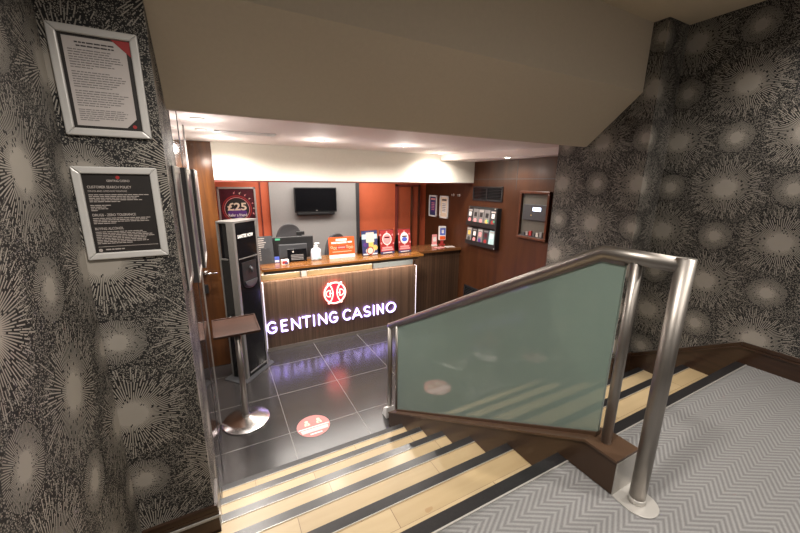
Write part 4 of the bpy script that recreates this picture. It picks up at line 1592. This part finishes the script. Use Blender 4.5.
# framed wall recess with terminal
r = wall_thing('terminal_cabinet', 3.13, 1.785, 'mahogany framed glazed recess holding a small lit terminal', 'cabinet')
w2, h2, fw = 0.235, 0.305, 0.034
m = MB()
for a in ((-w2, w2, h2 - fw, h2), (-w2, w2, -h2, -h2 + fw), (-w2, -w2 + fw, -h2 + fw, h2 - fw), (w2 - fw, w2, -h2 + fw, h2 - fw)):
    m.box(a[0], a[1], -0.045, -0.001, a[2], a[3], mahog_frame, bev=0.006)
m.build('frame', r, world=False)
beige_in = mat('taupe_recess_lining', (0.08, 0.07, 0.055), 0.6)
MB().box(-w2 + fw, w2 - fw, -0.006, -0.001, -h2 + fw, h2 - fw, beige_in).build('recess_back', r, world=False)
m = MB()
m.box(-w2 + fw + 0.03, w2 - fw, -0.03, -0.006, -0.06, 0.14, grey_pl, bev=0.006)
tm = m.build('terminal', r, world=False)
MB().box(-0.01, 0.115, -0.0315, -0.03, 0.06, 0.105, screen_lit).build('lit_screen', tm, world=False)
MB().disc(-0.03, 0.005, 0.008, -0.03, yellow_print, 0.001, 12).build('key', tm, world=False)
m = MB()
m.box(-w2 + fw, w2 - fw, -0.035, -0.006, -h2 + fw, -h2 + fw + 0.012, grey_pl)
for i in range(6):
    xq = -0.15 + i * 0.055
    m.box(xq, xq + 0.04, -0.03, -0.008, -h2 + fw + 0.012, -h2 + fw + 0.05 + 0.012 * (i % 3), [grey_pl, ink, red_print, ink_dark, poster_ink, ink][i], bev=0.003)
m.build('slip_holder', r, world=False)

# things on the side counter
r = thing('hand_gel_dispenser', (3.44, 4.93, 1.128), 'white dispenser with blue and orange front standing on the side counter', 'dispenser', rz=-0.25)
MB().box(-0.05, 0.05, -0.035, 0.035, 0.0, 0.02, red_print, bev=0.004).build('foot', r, world=False)
MB().box(-0.025, 0.025, -0.02, 0.02, 0.02, 0.10, red_print, bev=0.004).build('stem', r, world=False)
m = MB()
m.box(-0.06, 0.06, -0.03, 0.03, 0.09, 0.33, white_pl, bev=0.008)
bd = m.build('body', r, world=False)
m = MB()
m.rect(-0.05, 0.05, 0.18, 0.30, -0.03, blue_print)
m.rect(-0.05, 0.05, 0.10, 0.16, -0.03, orange_print)
m.rect(-0.02, 0.02, 0.21, 0.27, -0.0315, white_print)
m.build('front_print', bd, world=False)
r = thing('card_holder', (3.30, 4.95, 1.128), 'small pink and white card holder left of the white dispenser', 'holder', rz=-0.15)
MB().box(-0.05, 0.05, -0.02, 0.02, 0.0, 0.015, white_pl, bev=0.003).build('foot', r, world=False)
MB().box(-0.045, 0.045, -0.008, 0.008, 0.015, 0.19, pink_print, bev=0.003).build('card', r, world=False)
MB().box(-0.03, 0.03, -0.0095, -0.008, 0.07, 0.15, white_print).build('card_print', r, world=False)
for (x, y, rz, lab, mm) in ((3.27, 4.74, 0.2, 'pink printed sheet lying on the side counter, left of the white sheet', pink_print), (3.47, 4.74, -0.15, 'white printed sheet lying on the side counter near the mahogany wall', white_print)):
    r = thing('paper_sheet', (x, y, 1.128), lab, 'paper', rz=rz)
    pn = MB().box(-0.08, 0.08, -0.06, 0.06, 0.0003, 0.002, mm).build('sheet', r, world=False)
    m = MB()
    for i in range(5):
        m.box(-0.06, 0.055, -0.045 + i * 0.02, -0.037 + i * 0.02, 0.002, 0.0025, ink)
    m.build('sheet_text', pn, world=False)


# ------------------------------------------------------------------ lamps in the foyer ceiling
def downlight(x, y, z, label, power, lens_m=lamp_on, angle=2.85):
    r = thing('downlight', (x, y, z), label, 'light', 'recessed foyer downlights')
    MB().lathe([(0.030, 0.0), (0.046, 0.0), (0.048, -0.003), (0.045, -0.006), (0.032, -0.007), (0.030, 0.0)], alu_bright, (0, 0, 0), 28).build('trim_ring', r, world=False)
    MB().lathe([(0, -0.0015), (0.031, -0.0015), (0.031, -0.0005), (0, -0.0005)], lens_m, (0, 0, -0.0055), 24).build('lens', r, world=False)
    light('downlight_glow', 'SPOT', (x, y, z - 0.02), power, WARM, 0.03, aim=(x, y, 0), angle=angle, blend=0.7)
    light('ceiling_fill', 'POINT', (x, y, z - 0.16), power * 0.028, WARM, 0.04)  # weak fill light added below each fixture to brighten the ceiling
    return r


P = 42
downlight(0.99, 3.573, ZC, 'lit recessed downlight in the foyer ceiling above the television', P)
downlight(1.937, 3.557, ZC, 'lit recessed downlight in the foyer ceiling above the orange wall', P)
downlight(3.28, 3.36, 2.497, 'recessed downlight by the mahogany wall above the glazed recess', P * 0.2)
downlight(2.80, 4.12, ZC, 'recessed downlight close to the cream bulkhead, nearest the mahogany wall', P * 0.5)
downlight(-0.04, 2.815, ZC, 'recessed downlight by the glossy wall, nearest the stair soffit', P * 0.5, lamp_dim)
downlight(-0.03, 3.372, ZC, 'recessed downlight by the glossy wall, middle of that line of three', P * 0.5, lamp_dim)
downlight(0.10, 3.92, ZC, 'recessed downlight by the glossy wall, nearest the amber door', P * 0.9, lamp_dim)

r = thing('air_diffuser', (0.30, 3.395, ZC), 'white slot air diffuser in the foyer ceiling near the amber door', 'vent')
m = MB()
for a in ((0.06, 0.54, 3.34, 3.355), (0.06, 0.54, 3.435, 3.45), (0.06, 0.09, 3.34, 3.45), (0.51, 0.54, 3.34, 3.45)):
    m.box(a[0], a[1], a[2], a[3], ZC - 0.012, ZC, white_pl, bev=0.002)
m.build('diffuser_frame', r)
m = MB()
for i in range(3):
    y_ = 3.372 + i * 0.023
    m.box(0.09, 0.51, y_ - 0.004, y_ + 0.004, ZC - 0.010, ZC - 0.001, white_pl)
m.build('diffuser_slats', r)
